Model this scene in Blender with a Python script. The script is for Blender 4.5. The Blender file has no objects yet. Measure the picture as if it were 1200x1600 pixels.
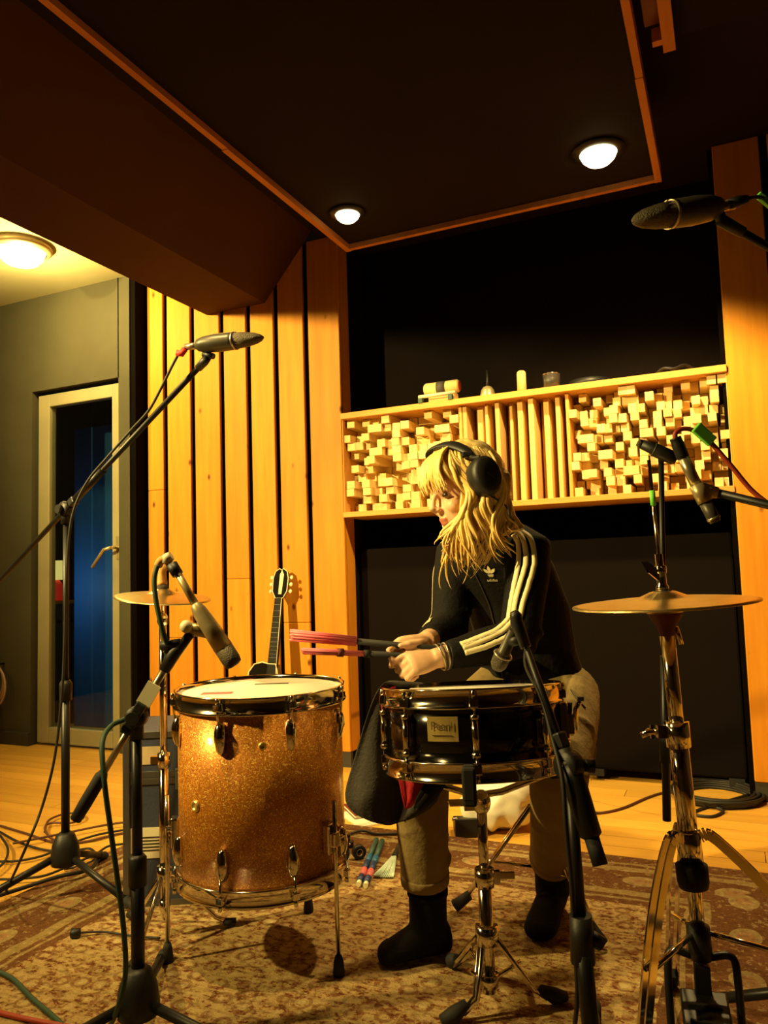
import bpy, math, random
from math import sin, cos, pi, radians, atan, sqrt
from mathutils import Vector as V, Matrix, noise
from mathutils.bvhtree import BVHTree

random.seed(7)
SC = bpy.context.scene
COL = SC.collection

# ---------------------------------------------------------------- camera
CAMH = .93
FPX = 1200.0
_yaw, _pit, _rol = radians(24.1), atan(97/1200.0), radians(1.8)
FW = V((-sin(_yaw)*cos(_pit), cos(_yaw)*cos(_pit), sin(_pit)))
_r0 = V((cos(_yaw), sin(_yaw), 0))
_u0 = _r0.cross(FW)
UPV = _u0*cos(_rol) + _r0*sin(_rol)
RT = _r0*cos(_rol) - _u0*sin(_rol)
CP = V((0, 0, CAMH))
cam = bpy.data.cameras.new('camera')
camo = bpy.data.objects.new('camera', cam)
COL.objects.link(camo)
cam.sensor_fit = 'VERTICAL'
cam.sensor_height = 32.0
cam.lens = 24.0
cam.clip_start = .02
m = Matrix((RT, UPV, -FW)).transposed().to_4x4()
m.translation = CP
camo.matrix_world = m
SC.camera = camo

# ---------------------------------------------------------------- light and exposure
SC.view_settings.view_transform = 'Standard'
SC.view_settings.look = 'None'
SC.view_settings.gamma = 1.0
SC.view_settings.use_curve_mapping = False
SC.view_settings.exposure = 0.0
w = bpy.data.worlds.new('world')
SC.world = w
w.use_nodes = True
w.node_tree.nodes['Background'].inputs[0].default_value = (1.0, .55, .2, 1)
w.node_tree.nodes['Background'].inputs[1].default_value = .003
WARM = (1.0, .70, .25)
PALE = (1.0, .74, .24)


def lamp_point(name, loc, watts, color, radius):
    l = bpy.data.lights.new(name, 'POINT')
    l.energy = watts; l.color = color; l.shadow_soft_size = radius
    o = bpy.data.objects.new(name, l); COL.objects.link(o); o.location = loc
    return o


def lamp_spot(name, loc, target, watts, color, radius, cone, blend=.6):
    l = bpy.data.lights.new(name, 'SPOT')
    l.energy = watts; l.color = color; l.shadow_soft_size = radius
    l.spot_size = radians(cone); l.spot_blend = blend
    o = bpy.data.objects.new(name, l); COL.objects.link(o); o.location = loc
    o.rotation_euler = (V(target)-V(loc)).to_track_quat('-Z', 'Y').to_euler()
    return o


# pixel -> place helpers (used to read real positions off the photograph's perspective)
def ray(x, y): return FW + RT*((x-600)/FPX) - UPV*((y-800)/FPX)
def at(x, y, d): return CP + ray(x, y)*d
def onz(x, y, z=0.0):
    r = ray(x, y); return CP + r*((z-CAMH)/r.z)
def ony(x, y, Y):
    r = ray(x, y); return CP + r*(Y/r.y)


RH = _r0.copy()                                  # camera right, level
FH = V((-sin(_yaw), cos(_yaw), 0))               # camera forward, level
UZ = V((0, 0, 1))

# ---------------------------------------------------------------- materials
MATS = {}


class NT:
    def __init__(s, name):
        s.m = bpy.data.materials.new(name); s.m.use_nodes = True
        s.t = s.m.node_tree; s.b = s.t.nodes['Principled BSDF']

    def n(s, typ, **kw):
        nd = s.t.nodes.new(typ)
        for k, v in kw.items():
            if k.startswith('i_'):
                key = k[2:]; key = int(key) if key.isdigit() else key.replace('_', ' ')
                if hasattr(v, 'is_output'): s.t.links.new(v, nd.inputs[key])
                else: nd.inputs[key].default_value = v
            else: setattr(nd, k, v)
        return nd

    def math(s, op, a, b=0.0, c=None):
        nd = s.t.nodes.new('ShaderNodeMath'); nd.operation = op
        for i, v in enumerate((a, b) if c is None else (a, b, c)):
            if hasattr(v, 'is_output'): s.t.links.new(v, nd.inputs[i])
            else: nd.inputs[i].default_value = v
        return nd.outputs[0]

    def mix(s, f, a, b):
        nd = s.t.nodes.new('ShaderNodeMix'); nd.data_type = 'RGBA'
        for i, v in ((0, f), (6, a), (7, b)):
            if hasattr(v, 'is_output'): s.t.links.new(v, nd.inputs[i])
            else: nd.inputs[i].default_value = v if i == 0 else (*v[:3], 1)
        return nd.outputs[2]

    def ramp(s, f, stops):
        nd = s.t.nodes.new('ShaderNodeValToRGB'); cr = nd.color_ramp
        while len(cr.elements) < len(stops): cr.elements.new(.5)
        for e, (p, c) in zip(cr.elements, stops):
            e.position = p; e.color = (*c[:3], 1)
        s.t.links.new(f, nd.inputs[0]); return nd.outputs[0]

    def set(s, k, v):
        if hasattr(v, 'is_output'): s.t.links.new(v, s.b.inputs[k])
        else: s.b.inputs[k].default_value = (*v[:3], 1) if isinstance(v, tuple) else v

    def coord(s, kind='Object'): return s.n('ShaderNodeTexCoord').outputs[kind]

    def scaled(s, vec, sc, off=None):
        mp = s.n('ShaderNodeMapping', i_Vector=vec); mp.inputs['Scale'].default_value = sc
        if off is not None: s.t.links.new(off, mp.inputs['Location'])
        return mp.outputs[0]

    def noise(s, vec, sc, det=3.0, rough=.5):
        return s.n('ShaderNodeTexNoise', i_Vector=vec, i_Scale=sc, i_Detail=det, i_Roughness=rough).outputs['Fac']

    def bump(s, h, st, dist=.01):
        nd = s.n('ShaderNodeBump', i_Height=h, i_Strength=st, i_Distance=dist)
        s.t.links.new(nd.outputs[0], s.b.inputs['Normal'])


def mat(name, col, rough=.5, metal=0.0, col2=None, nscale=8.0, bump=0.0, bscale=60.0, emit=None, estr=0.0, spec=None, coat=0.0, sheen=0.0):
    if name in MATS: return MATS[name]
    t = NT(name)
    co = t.coord()
    nz = t.noise(co, nscale, 4.0)
    c2 = col2 if col2 else tuple(c*.82 for c in col)
    t.set('Base Color', t.ramp(nz, [(.32, col), (.68, c2)]))
    t.set('Roughness', rough); t.set('Metallic', metal)
    if spec is not None: t.set('Specular IOR Level', spec)
    if coat: t.set('Coat Weight', coat); t.set('Coat Roughness', .08)
    if sheen: t.set('Sheen Weight', sheen)
    if bump: t.bump(t.noise(co, bscale, 3.0), bump)
    if emit: t.set('Emission Color', emit); t.set('Emission Strength', estr)
    MATS[name] = t.m
    return t.m


def wood(name, c1, c2, knot, axis=2, rough=.45, gs=9.0, knots=True, var=.35):
    """pine: long grain along one axis, a few knots, tone by piece"""
    t = NT(name)
    inf = t.n('ShaderNodeObjectInfo')
    rnd = inf.outputs['Random']
    off = t.n('ShaderNodeCombineXYZ', i_X=t.math('MULTIPLY', rnd, 31.0), i_Y=t.math('MULTIPLY', rnd, 17.0), i_Z=t.math('MULTIPLY', rnd, 53.0)).outputs[0]
    sc = [gs, gs, gs]; sc[axis] = gs*.07
    co = t.coord()
    g = t.noise(t.scaled(co, tuple(sc), off), 3.2, 5.0, .6)
    col = t.ramp(g, [(.28, c1), (.72, c2)])
    big = t.noise(t.scaled(co, (1.2, 1.2, 1.2), off), 1.5, 2.0)
    col = t.mix(t.math('MULTIPLY', big, .35), col, c2)
    if knots:
        ks = [11.0, .01, 11.0]; ks[axis] = 6.5
        vo = t.n('ShaderNodeTexVoronoi', i_Vector=t.scaled(co, tuple(ks), off), i_Scale=1.0, i_Randomness=1.0)
        k = t.math('LESS_THAN', vo.outputs['Distance'], .075)
        sel = t.math('GREATER_THAN', t.n('ShaderNodeSeparateColor', i_0=vo.outputs['Color']).outputs[0], .45)
        soft = t.ramp(vo.outputs['Distance'], [(.05, (1, 1, 1)), (.15, (0, 0, 0))])
        col = t.mix(t.math('MULTIPLY', soft, sel), col, knot)
    dark = t.math('MULTIPLY_ADD', rnd, -var, 1.0)
    mul = t.n('ShaderNodeMix', data_type='RGBA', blend_type='MULTIPLY')
    mul.inputs[0].default_value = 1.0
    t.t.links.new(col, mul.inputs[6])
    cc = t.n('ShaderNodeCombineColor', i_0=dark, i_1=dark, i_2=dark)
    t.t.links.new(cc.outputs[0], mul.inputs[7])
    t.set('Base Color', mul.outputs[2]); t.set('Roughness', rough+.12); t.set('Specular IOR Level', .22)
    t.bump(g, .12, .004)
    MATS[name] = t.m
    return t.m


wood('pine_board', (.82, .35, .030), (.64, .235, .015), (.16, .04, .006), 2, .42, var=.18)
wood('pine_trim', (.62, .25, .07), (.45, .16, .04), (.2, .07, .02), 1, .5, knots=False, var=.1)
wood('pine_shelf', (.80, .42, .11), (.66, .32, .07), (.3, .1, .02), 0, .45, knots=False, var=.1)
wood('block_wood', (.98, .76, .36), (.93, .64, .25), (.4, .2, .05), 1, .6, 14, knots=False, var=.28)
wood('slat_wood', (.96, .70, .28), (.84, .48, .15), (.4, .2, .05), 2, .6, 14, knots=False, var=.38)
wood('floor_wood', (.82, .47, .085), (.68, .35, .05), (.35, .15, .03), 0, .32, 7, knots=False, var=.22)
mat('black_fabric', (.006, .0035, .003), .95, nscale=3, bump=.15, bscale=350, spec=.12)
mat('ceiling_fabric', (.016, .0095, .0055), .9, nscale=2, bump=.1, bscale=300, spec=.1)
mat('bulkhead_paint', (.065, .025, .009), .8, col2=(.055, .021, .008), nscale=2, spec=.2)
mat('side_ceiling_paint', (.40, .36, .18), .85, nscale=2)
mat('olive_wall', (.070, .064, .034), .8, col2=(.056, .05, .027), nscale=3, bump=.05, bscale=120, spec=.25)
mat('dark_wall', (.05, .035, .025), .85, nscale=3)
mat('gap_black', (.003, .002, .0015), .95, spec=.05)
mat('plinth_grey', (.045, .04, .03), .7)
mat('door_frame_paint', (.33, .29, .16), .45, nscale=4)
mat('black_metal', (.007, .006, .006), .42, nscale=20, spec=.4)
mat('black_plastic', (.008, .0075, .007), .5, nscale=20, bump=.05, bscale=200)
mat('black_rubber', (.012, .011, .010), .75, nscale=20)
mat('chrome', (.86, .80, .70), .10, 1.0, col2=(.80, .74, .62), nscale=25)
mat('brass_cymbal', (.84, .67, .31), .33, 1.0, col2=(.74, .56, .22), nscale=30, bump=.05, bscale=160)
mat('drumhead_white', (.90, .86, .72), .55, nscale=6)
mat('clear_head', (.55, .50, .42), .5, nscale=6)
mat('snare_black', (.004, .003, .003), .12, spec=.35, coat=.15)
mat('badge_gold', (.85, .62, .20), .3, .7, nscale=30)
mat('badge_ink', (.06, .03, .008), .6)
mat('jacket_black', (.0055, .0045, .004), .8, nscale=12, bump=.25, bscale=90, spec=.18)
mat('stripe_cream', (.85, .74, .44), .6, nscale=40)
mat('khaki', (.29, .21, .09), .85, spec=.2, col2=(.22, .155, .062), nscale=10, bump=.3, bscale=60)
mat('belt_dark', (.03, .022, .015), .6)
mat('boot_black', (.006, .005, .0045), .85, spec=.2, nscale=15, bump=.2, bscale=150)
mat('skin', (.78, .47, .28), .5, col2=(.70, .40, .23), nscale=14)
mat('lips', (.58, .19, .12), .4)
mat('eye_dark', (.05, .03, .02), .2)
mat('hair_blonde', (.95, .72, .27), .42, col2=(.74, .46, .12), nscale=16)
mat('pink_plastic', (.90, .16, .20), .45, col2=(.85, .22, .26), nscale=40)
mat('cloth_grey', (.045, .038, .032), .9, nscale=12, bump=.3, bscale=140)
mat('cloth_red', (.62, .02, .03), .8, nscale=12, bump=.2, bscale=140)
mat('mic_grey', (.075, .066, .045), .42, .3, nscale=30)
mat('mic_champagne', (.52, .42, .22), .36, .55, nscale=30)
mat('mic_mesh', (.10, .08, .05), .55, .5, nscale=90, bump=.6, bscale=420)
mat('mic_cream', (.86, .76, .50), .5)
mat('mic_silver', (.50, .42, .30), .3, .8, nscale=30)
mat('paper_tape', (.88, .82, .58), .7)
mat('green_tape', (.25, .95, .10), .6)
mat('red_tape', (.75, .03, .02), .6)
mat('cable_black', (.014, .011, .009), .6)
mat('cable_brown', (.10, .035, .02), .6)
mat('cable_green', (.03, .075, .045), .6)
mat('cable_red', (.42, .05, .02), .55)
mat('cable_pink', (.42, .28, .20), .6)
mat('case_blue', (.045, .055, .095), .55, nscale=6, bump=.1, bscale=90)
mat('case_metal', (.22, .22, .22), .4, .9, nscale=20)
mat('label_print', (.62, .50, .30), .7, col2=(.48, .36, .2), nscale=22)
mat('print_ink', (.03, .02, .015), .7)
mat('guitar_black', (.010, .008, .007), .12, coat=.5)
mat('guitar_cream', (.85, .76, .48), .35)
mat('fret_wood', (.008, .006, .005), .5, spec=.2)
mat('blue_paint', (.008, .10, .36), .6, nscale=3)
mat('bag_white', (.88, .82, .66), .5, nscale=5)
mat('teal_handle', (.035, .10, .085), .5)
mat('blue_grip', (.02, .16, .38), .5)
mat('navy_grip', (.02, .05, .16), .5)
mat('pale_bristle', (.62, .78, .66), .6)
mat('maroon_cover', (.14, .02, .02), .6)
mat('lamp_glass', (.9, .85, .7), .4, emit=(1.0, .80, .42), estr=4.0)
mat('lamp_ring', (.30, .22, .10), .5, .4)
mat('bulb_glow', (.9, .85, .7), .4, emit=(1.0, .82, .40), estr=7.0)
mat('shade_glow', (.8, .7, .3), .6, emit=(1.0, .78, .20), estr=.9)
mat('shade_red', (.6, .03, .02), .6, emit=(.8, .03, .01), estr=.35)
mat('felt_orange', (.75, .38, .12), .9)
mat('shaker_band', (.07, .06, .05), .7)


def sparkle():
    t = NT('gold_sparkle')
    co = t.coord()
    vo = t.n('ShaderNodeTexVoronoi', i_Vector=co, i_Scale=480.0)
    sp = t.n('ShaderNodeSeparateColor', i_0=vo.outputs['Color'])
    c = t.ramp(sp.outputs[0], [(.0, (.34, .105, .008)), (.6, (.50, .175, .013)), (.88, (.70, .30, .030)), (1.0, (1.0, .72, .20))])
    t.set('Base Color', c)
    t.set('Metallic', t.math('MULTIPLY_ADD', sp.outputs[1], .4, .15))
    t.set('Roughness', t.math('MULTIPLY_ADD', sp.outputs[2], .3, .26))
    t.set('Coat Weight', .35); t.set('Coat Roughness', .1)
    nm = t.n('ShaderNodeBump', i_Height=sp.outputs[1], i_Strength=.35, i_Distance=.002)
    t.t.links.new(nm.outputs[0], t.b.inputs['Normal'])
    MATS['gold_sparkle'] = t.m


sparkle()


def rugmat(W, H):
    """patterned wool rug; object origin at its centre, half sizes W and H"""
    t = NT('rug_wool')
    co = t.coord()
    sep = t.n('ShaderNodeSeparateXYZ', i_0=co)
    wob = t.math('MULTIPLY', t.math('SUBTRACT', t.noise(co, 7.0, 2.0), .5), .03)
    x = t.math('ADD', sep.outputs[0], wob); y = t.math('ADD', sep.outputs[1], wob)
    ax = t.math('ABSOLUTE', x); ay = t.math('ABSOLUTE', y)
    ex = t.math('SUBTRACT', W, ax); ey = t.math('SUBTRACT', H, ay)
    e = t.math('MINIMUM', ex, ey)
    beige = (.42, .30, .125); red = (.15, .042, .016); brown = (.085, .038, .012); cream = (.54, .44, .21)
    n1 = t.noise(t.scaled(co, (1, 1.5, 1)), 46.0, 4.0, .7)
    n2 = t.noise(co, 62.0, 3.0, .6)
    field = t.ramp(n1, [(.46, beige), (.54, (.36, .22, .09)), (.60, red), (.70, brown)])
    # floral lattice
    vo = t.n('ShaderNodeTexVoronoi', i_Vector=t.scaled(co, (1, 1, 0)), i_Scale=17.0, i_Randomness=.6)
    ringf = t.math('COMPARE', vo.outputs['Distance'], .36, .07)
    field = t.mix(t.math('MULTIPLY', ringf, .55), field, red)
    dot = t.math('LESS_THAN', vo.outputs['Distance'], .17)
    field = t.mix(t.math('MULTIPLY', dot, .6), field, cream)
    # woven rows
    row = t.math('SINE', t.math('MULTIPLY', y, 210.0))
    field = t.mix(t.math('MULTIPLY', t.math('GREATER_THAN', row, .55), .22), field, brown)
    # border ground
    bg = t.ramp(n1, [(.38, (.105, .042, .016)), (.56, (.16, .072, .028)), (.68, (.06, .022, .011))])
    inb = t.math('LESS_THAN', e, .36)
    col = t.mix(inb, field, bg)
    # oval medallions inside the border
    cond = t.math('LESS_THAN', ex, ey)
    along = t.mix(cond, (0, 0, 0), (1, 1, 1))
    al = t.math('ADD', t.math('MULTIPLY', cond, y), t.math('MULTIPLY', t.math('SUBTRACT', 1.0, cond), x))
    per = t.math('ADD', t.math('MULTIPLY', cond, .22), t.math('MULTIPLY', t.math('SUBTRACT', 1.0, cond), .25))
    fr = t.math('SUBTRACT', t.math('FRACT', t.math('DIVIDE', al, per)), .5)
    fr = t.math('MULTIPLY', fr, per)
    de = t.math('SUBTRACT', e, .19)
    sx = t.math('DIVIDE', fr, .050); sy = t.math('DIVIDE', de, .038)
    q = t.math('ADD', t.math('MULTIPLY', sx, sx), t.math('MULTIPLY', sy, sy))
    med = t.math('LESS_THAN', q, 1.0)
    core = t.math('LESS_THAN', q, .32)
    col = t.mix(t.math('MULTIPLY', med, .6), col, (.38, .30, .13))
    col = t.mix(t.math('MULTIPLY', core, .55), col, (.30, .13, .06))
    # light guard stripes
    for pos, wd in ((.105, .016), (.285, .018), (.325, .006), (.065, .006)):
        col = t.mix(t.math('MULTIPLY', t.math('COMPARE', e, pos, wd), .65), col, (.33, .25, .10))
    # wear and pile
    col = t.mix(t.math('MULTIPLY', t.math('GREATER_THAN', n2, .58), .35), col, brown)
    col = t.mix(t.math('MULTIPLY', t.math('LESS_THAN', n2, .40), .30), col, cream)
    t.set('Base Color', col); t.set('Roughness', .95); t.set('Specular IOR Level', .1)
    t.bump(t.math('ADD', n2, t.noise(co, 240.0, 2.0)), .5, .004)
    MATS['rug_wool'] = t.m


def glassmat():
    t = NT('door_glass')
    tr = t.n('ShaderNodeBsdfTransparent'); tr.inputs[0].default_value = (.80, .84, .80, 1)
    gl = t.n('ShaderNodeBsdfGlossy'); gl.inputs['Roughness'].default_value = .02
    mx = t.n('ShaderNodeMixShader'); mx.inputs[0].default_value = .06
    t.t.links.new(tr.outputs[0], mx.inputs[1]); t.t.links.new(gl.outputs[0], mx.inputs[2])
    t.t.links.new(mx.outputs[0], t.t.nodes['Material Output'].inputs['Surface'])
    MATS['door_glass'] = t.m


glassmat()

# ---------------------------------------------------------------- mesh building
WL = {}


def frame_of(d):
    d = d.normalized()
    a = UZ if abs(d.z) < .95 else V((1, 0, 0))
    x = a.cross(d).normalized(); y = d.cross(x)
    return x, y


class MB:
    def __init__(s): s.v = []; s.f = []; s.s = []

    def add(s, vs, fs, sm=False):
        o = len(s.v); s.v += [V(p) for p in vs]; s.f += [[i+o for i in f] for f in fs]; s.s += [sm]*len(fs)
        return s

    def box(s, c, size, ax=None):
        c = V(c); hx, hy, hz = [q*.5 for q in size]
        X, Y, Z = ax if ax else (V((1, 0, 0)), V((0, 1, 0)), UZ)
        vs = [c+X*(hx*a)+Y*(hy*b)+Z*(hz*e) for e in (-1, 1) for b in (-1, 1) for a in (-1, 1)]
        return s.add(vs, [(0, 2, 3, 1), (4, 5, 7, 6), (0, 1, 5, 4), (2, 6, 7, 3), (0, 4, 6, 2), (1, 3, 7, 5)])

    def box2(s, a, b):
        a, b = V(a), V(b); return s.box((a+b)/2, [abs(q) for q in (b-a)])

    def loft(s, rings, cap=True, sm=True, closed=False):
        n = len(rings[0]); vs = [p for r in rings for p in r]; fs = []
        k = len(rings)
        for i in range(k if closed else k-1):
            j = (i+1) % k
            for a in range(n):
                b = (a+1) % n; fs.append((i*n+a, i*n+b, j*n+b, j*n+a))
        s.add(vs, fs, sm)
        if cap and not closed:
            o = len(s.v)-len(vs)
            s.f.append([o+q for q in range(n)][::-1]); s.s.append(False)
            s.f.append([o+(k-1)*n+q for q in range(n)]); s.s.append(False)
        return s

    def tube(s, pts, r, n=10, cap=True, closed=False, flat=1.0):
        pts = [V(p) for p in pts]; k = len(pts)
        rs = r if isinstance(r, (list, tuple)) else [r]*k
        rings = []; x = None
        for i in range(k):
            if closed: d = pts[(i+1) % k]-pts[i-1]
            else: d = pts[min(i+1, k-1)]-pts[max(i-1, 0)]
            if d.length < 1e-9: d = V((0, 0, 1))
            d.normalize()
            if x is None: x, y = frame_of(d)
            else:
                x = (x-d*x.dot(d)).normalized(); y = d.cross(x)
            rings.append([pts[i]+x*(rs[i]*cos(2*pi*a/n))+y*(rs[i]*flat*sin(2*pi*a/n)) for a in range(n)])
        return s.loft(rings, cap, True, closed)

    def lathe(s, prof, o, axis=UZ, n=28, xdir=None, sm=True):
        o = V(o); axis = V(axis).normalized(); x, y = frame_of(axis)
        rings = [[o+axis*h+x*(max(r, 1e-5)*cos(2*pi*a/n))+y*(max(r, 1e-5)*sin(2*pi*a/n)) for a in range(n)] for r, h in prof]
        return s.loft(rings, True, sm)

    def ell(s, c, rad, ax=None, n=14, m=9):
        c = V(c); X, Y, Z = ax if ax else (V((1, 0, 0)), V((0, 1, 0)), UZ)
        if not isinstance(rad, (tuple, list)): rad = (rad,)*3
        rings = []
        for i in range(m+1):
            t = -pi/2+pi*i/m; q = max(cos(t), 1e-4)
            rings.append([c+X*(rad[0]*q*cos(2*pi*a/n))+Y*(rad[1]*q*sin(2*pi*a/n))+Z*(rad[2]*sin(t)) for a in range(n)])
        return s.loft(rings, True, True)

    def prism(s, poly, o, ux, uy, depth):
        """outline in the (ux,uy) plane at o, extruded along ux x uy"""
        o = V(o); nrm = ux.cross(uy).normalized()
        a = [o+ux*p[0]+uy*p[1] for p in poly]; b = [p+nrm*depth for p in a]; n = len(a)
        fs = [list(range(n))[::-1], list(range(n, 2*n))]
        fs += [(i, (i+1) % n, n+(i+1) % n, n+i) for i in range(n)]
        return s.add(a+b, fs)

    def torus(s, c, axis, R, r, n=36, k=8):
        x, y = frame_of(V(axis)); c = V(c)
        return s.tube([c+x*(R*cos(2*pi*i/n))+y*(R*sin(2*pi*i/n)) for i in range(n)], r, k, closed=True)

    def mesh(s, name, o=V((0, 0, 0))):
        me = bpy.data.meshes.new(name)
        me.from_pydata([p-o for p in s.v], [], s.f); me.update()
        me.polygons.foreach_set('use_smooth', s.s)
        return me

    def build(s, name, mt, parent=None, origin=None, bevel=0.0, **tags):
        if parent is not None: o = WL[parent]
        else: o = V(origin) if origin is not None else V((0, 0, 0))
        me = s.mesh(name, o); me.materials.append(MATS[mt])
        ob = bpy.data.objects.new(name, me); COL.objects.link(ob)
        if parent is not None: ob.parent = parent
        else: ob.location = o
        WL[ob] = o
        if bevel:
            b = ob.modifiers.new('bevel', 'BEVEL'); b.width = bevel; b.segments = 2; b.limit_method = 'ANGLE'
        for k, v in tags.items(): ob[k] = v
        return ob


def thing(name, label, category, loc, group=None):
    o = bpy.data.objects.new(name, None); COL.objects.link(o)
    o.location = loc; o.empty_display_size = .05; WL[o] = V(loc)
    o['label'] = label; o['category'] = category
    if group: o['group'] = group
    return o


def smoothpath(pts, sub=6):
    """Catmull-Rom through points"""
    p = [V(q) for q in pts]; out = []
    for i in range(len(p)-1):
        a, b, c, d = p[max(i-1, 0)], p[i], p[i+1], p[min(i+2, len(p)-1)]
        for k in range(sub):
            t = k/sub
            out.append(.5*((2*b)+(c-a)*t+(2*a-5*b+4*c-d)*t*t+(3*b-a-3*c+d)*t**3))
    out.append(p[-1])
    return out


def text_into(mb, s, o, ux, uy, h, depth=.0006):
    """lettering as geometry, centred at o, cap height about h"""
    cu = bpy.data.curves.new('lettering', 'FONT'); cu.body = s; cu.size = h*1.4
    cu.align_x = 'CENTER'; cu.align_y = 'CENTER'; cu.resolution_u = 2
    ob = bpy.data.objects.new('lettering', cu); COL.objects.link(ob)
    dg = bpy.context.evaluated_depsgraph_get()
    me = bpy.data.meshes.new_from_object(ob.evaluated_get(dg))
    nrm = ux.cross(uy).normalized()
    mb.add([o+ux*v.co.x+uy*v.co.y+nrm*depth for v in me.vertices], [list(p.vertices) for p in me.polygons])
    bpy.data.objects.remove(ob); bpy.data.curves.remove(cu); bpy.data.meshes.remove(me)
    return mb


def remesh(mb, voxel, smooth=4):
    """fuse overlapping solids into one continuous skin"""
    me = mb.mesh('tmp'); ob = bpy.data.objects.new('tmp', me); COL.objects.link(ob)
    r = ob.modifiers.new('r', 'REMESH'); r.mode = 'VOXEL'; r.voxel_size = voxel
    if smooth:
        q = ob.modifiers.new('s', 'SMOOTH'); q.factor = .5; q.iterations = smooth
    dg = bpy.context.evaluated_depsgraph_get(); dg.update()
    e = bpy.data.meshes.new_from_object(ob.evaluated_get(dg))
    out = MB()
    out.add([v.co.copy() for v in e.vertices], [list(p.vertices) for p in e.polygons], True)
    bpy.data.objects.remove(ob); bpy.data.meshes.remove(me); bpy.data.meshes.remove(e)
    return out


def structure(ob, label=None):
    ob['kind'] = 'structure'
    if label: ob['label'] = label
    return ob

# ================================================================ the room
YB, YD, YN = 3.39, 3.30, 3.86        # plank wall, door wall, back of the niche
XL, XR = -1.735, .035                # niche edges
ZC = 2.67                            # ceiling
ZB = 2.385                           # underside of the bulkhead

# floor: sub floor and parquet planks
fl = structure(MB().box2((-5.2, -1.6, -.05), (1.3, 5.2, -.012)).build('floor', 'gap_black'), 'warm yellow wooden parquet floor')
pl_len = 1.18
meshes = {}
row = 0
y = 1.35
while y < 3.86:
    wdt = .098
    x0 = -4.7+((row*.43) % 1.0)*pl_len-pl_len
    while x0 < 1.25:
        xa, xb = max(x0, -5.0), min(x0+pl_len, 1.25)
        vis = not (xa > -1.95 and xb < .1 and y+wdt < 2.5) and xb-xa > .1
        if vis:
            key = round(xb-xa, 3)
            if key not in meshes:
                meshes[key] = MB().box((0, 0, -.006), (xb-xa-.0025, wdt-.0025, .012)).mesh('plank')
                meshes[key].materials.append(MATS['floor_wood'])
            ob = bpy.data.objects.new('plank', meshes[key]); COL.objects.link(ob)
            ob.parent = fl; ob.location = ((xa+xb)/2, y+wdt/2, 0); WL[ob] = V((0, 0, 0))
        x0 += pl_len
    row += 1; y += wdt
# the part of the floor under the rug and behind the camera
MB().box2((-5.0, -1.5, -.012), (1.25, 1.35, 0)).build('floor_boards', 'floor_wood', fl)
MB().box2((-1.95, 1.35, -.012), (.1, 2.5, -.001)).build('floor_boards', 'floor_wood', fl)

# ceilings
structure(MB().box2((-1.83, -1.6, ZC), (1.3, 4.1, ZC+.1)).build('ceiling', 'ceiling_fabric'), 'dark ceiling above the hanging panel')
structure(MB().box2((-5.2, -1.6, ZC), (-2.55, 3.45, ZC+.1)).build('ceiling', 'side_ceiling_paint'), 'pale ceiling of the side bay')
# bulkhead with a sloped inner face
bk = MB()
prof = [(-2.55, ZB), (-2.17, ZB), (-1.83, ZC+.1), (-2.55, ZC+.1)]
bk.prism(prof, (0, YB-.005, 0), V((1, 0, 0)), UZ, 4.9)
bk.v = [V(p) for p in bk.v]
structure(bk.build('bulkhead', 'bulkhead_paint'), 'dark brown boxed bulkhead with sloping side under the ceiling')

# niche back wall and sides
wb = structure(MB().box2((XL-.2, YN, 0), (XR+.25, YN+.08, ZC+.0)).build('wall_back', 'black_fabric'), 'black fabric wall inside the niche')
MB().box2((XL-.012, YB+.11, 0), (XL-.002, YN, ZC)).build('side_lining', 'black_fabric', wb)
MB().box2((XR+.002, YB+.11, 0), (XR+.012, YN, ZC)).build('side_lining', 'black_fabric', wb)
# upper fabric frame inside the niche
MB().box2((XL, YB+.30, 1.76), (XR, YB+.34, ZC)).build('fabric_panel', 'black_fabric', wb)

# plank walls left and right of the niche
def plank_wall(name, edges, label, ytop=ZC):
    x0, x1 = edges[0], edges[-1]
    wl = structure(MB().box2((x0-.02, YB+.028, 0), (x1, YB+.105, ytop)).build(name, 'gap_black'), label)
    for i in range(len(edges)-1):
        a, b = edges[i]+.0155, edges[i+1]-.0155
        if i == len(edges)-2 and name == 'wall_left': b = edges[-1]
        if i == 0 and name == 'wall_right': a = edges[0]
        cuts = {('wall_left', 0): [.075, 1.44, ytop], ('wall_left', 3): [.075, .93, ytop], ('wall_left', 1): [.075, .62, ytop], ('wall_left', 5): [.075, .70, ytop]}.get((name, i), [.075, ytop])
        for k in range(len(cuts)-1):
            o = V(((a+b)/2, YB+.011, cuts[k]))
            mb = MB().box2((a, YB, cuts[k]), (b, YB+.022, cuts[k+1]-.0015))
            me = mb.mesh('board', o); me.materials.append(MATS['pine_board'])
            ob = bpy.data.objects.new('board', me); COL.objects.link(ob)
            ob.parent = wl; ob.location = o; WL[ob] = o
            bv = ob.modifiers.new('bevel', 'BEVEL'); bv.width = .003; bv.segments = 1
    MB().box2((x0, YB+.006, 0), (x1, YB+.028, .073)).build('plinth', 'plinth_grey', wl)
    return wl


ed = [-2.985, -2.845, -2.655, -2.458, -2.285, -2.112, -1.930, XL]
wl = plank_wall('wall_left', ed, 'wall of upright knotty pine boards left of the niche')
o = V((XL, YB+.03, .075))
MB().box2((XL-.001, YB+.022, .075), (XL+.001, YB+.108, ZC)).build('end_board', 'pine_board', wl)
wr = plank_wall('wall_right', [XR, .225, .42, .615, .81, 1.0, 1.25], 'wall of upright pine boards right of the niche')
MB().box2((XR-.001, YB+.022, .075), (XR+.001, YB+.108, ZC)).build('end_board', 'pine_board', wr)

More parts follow.
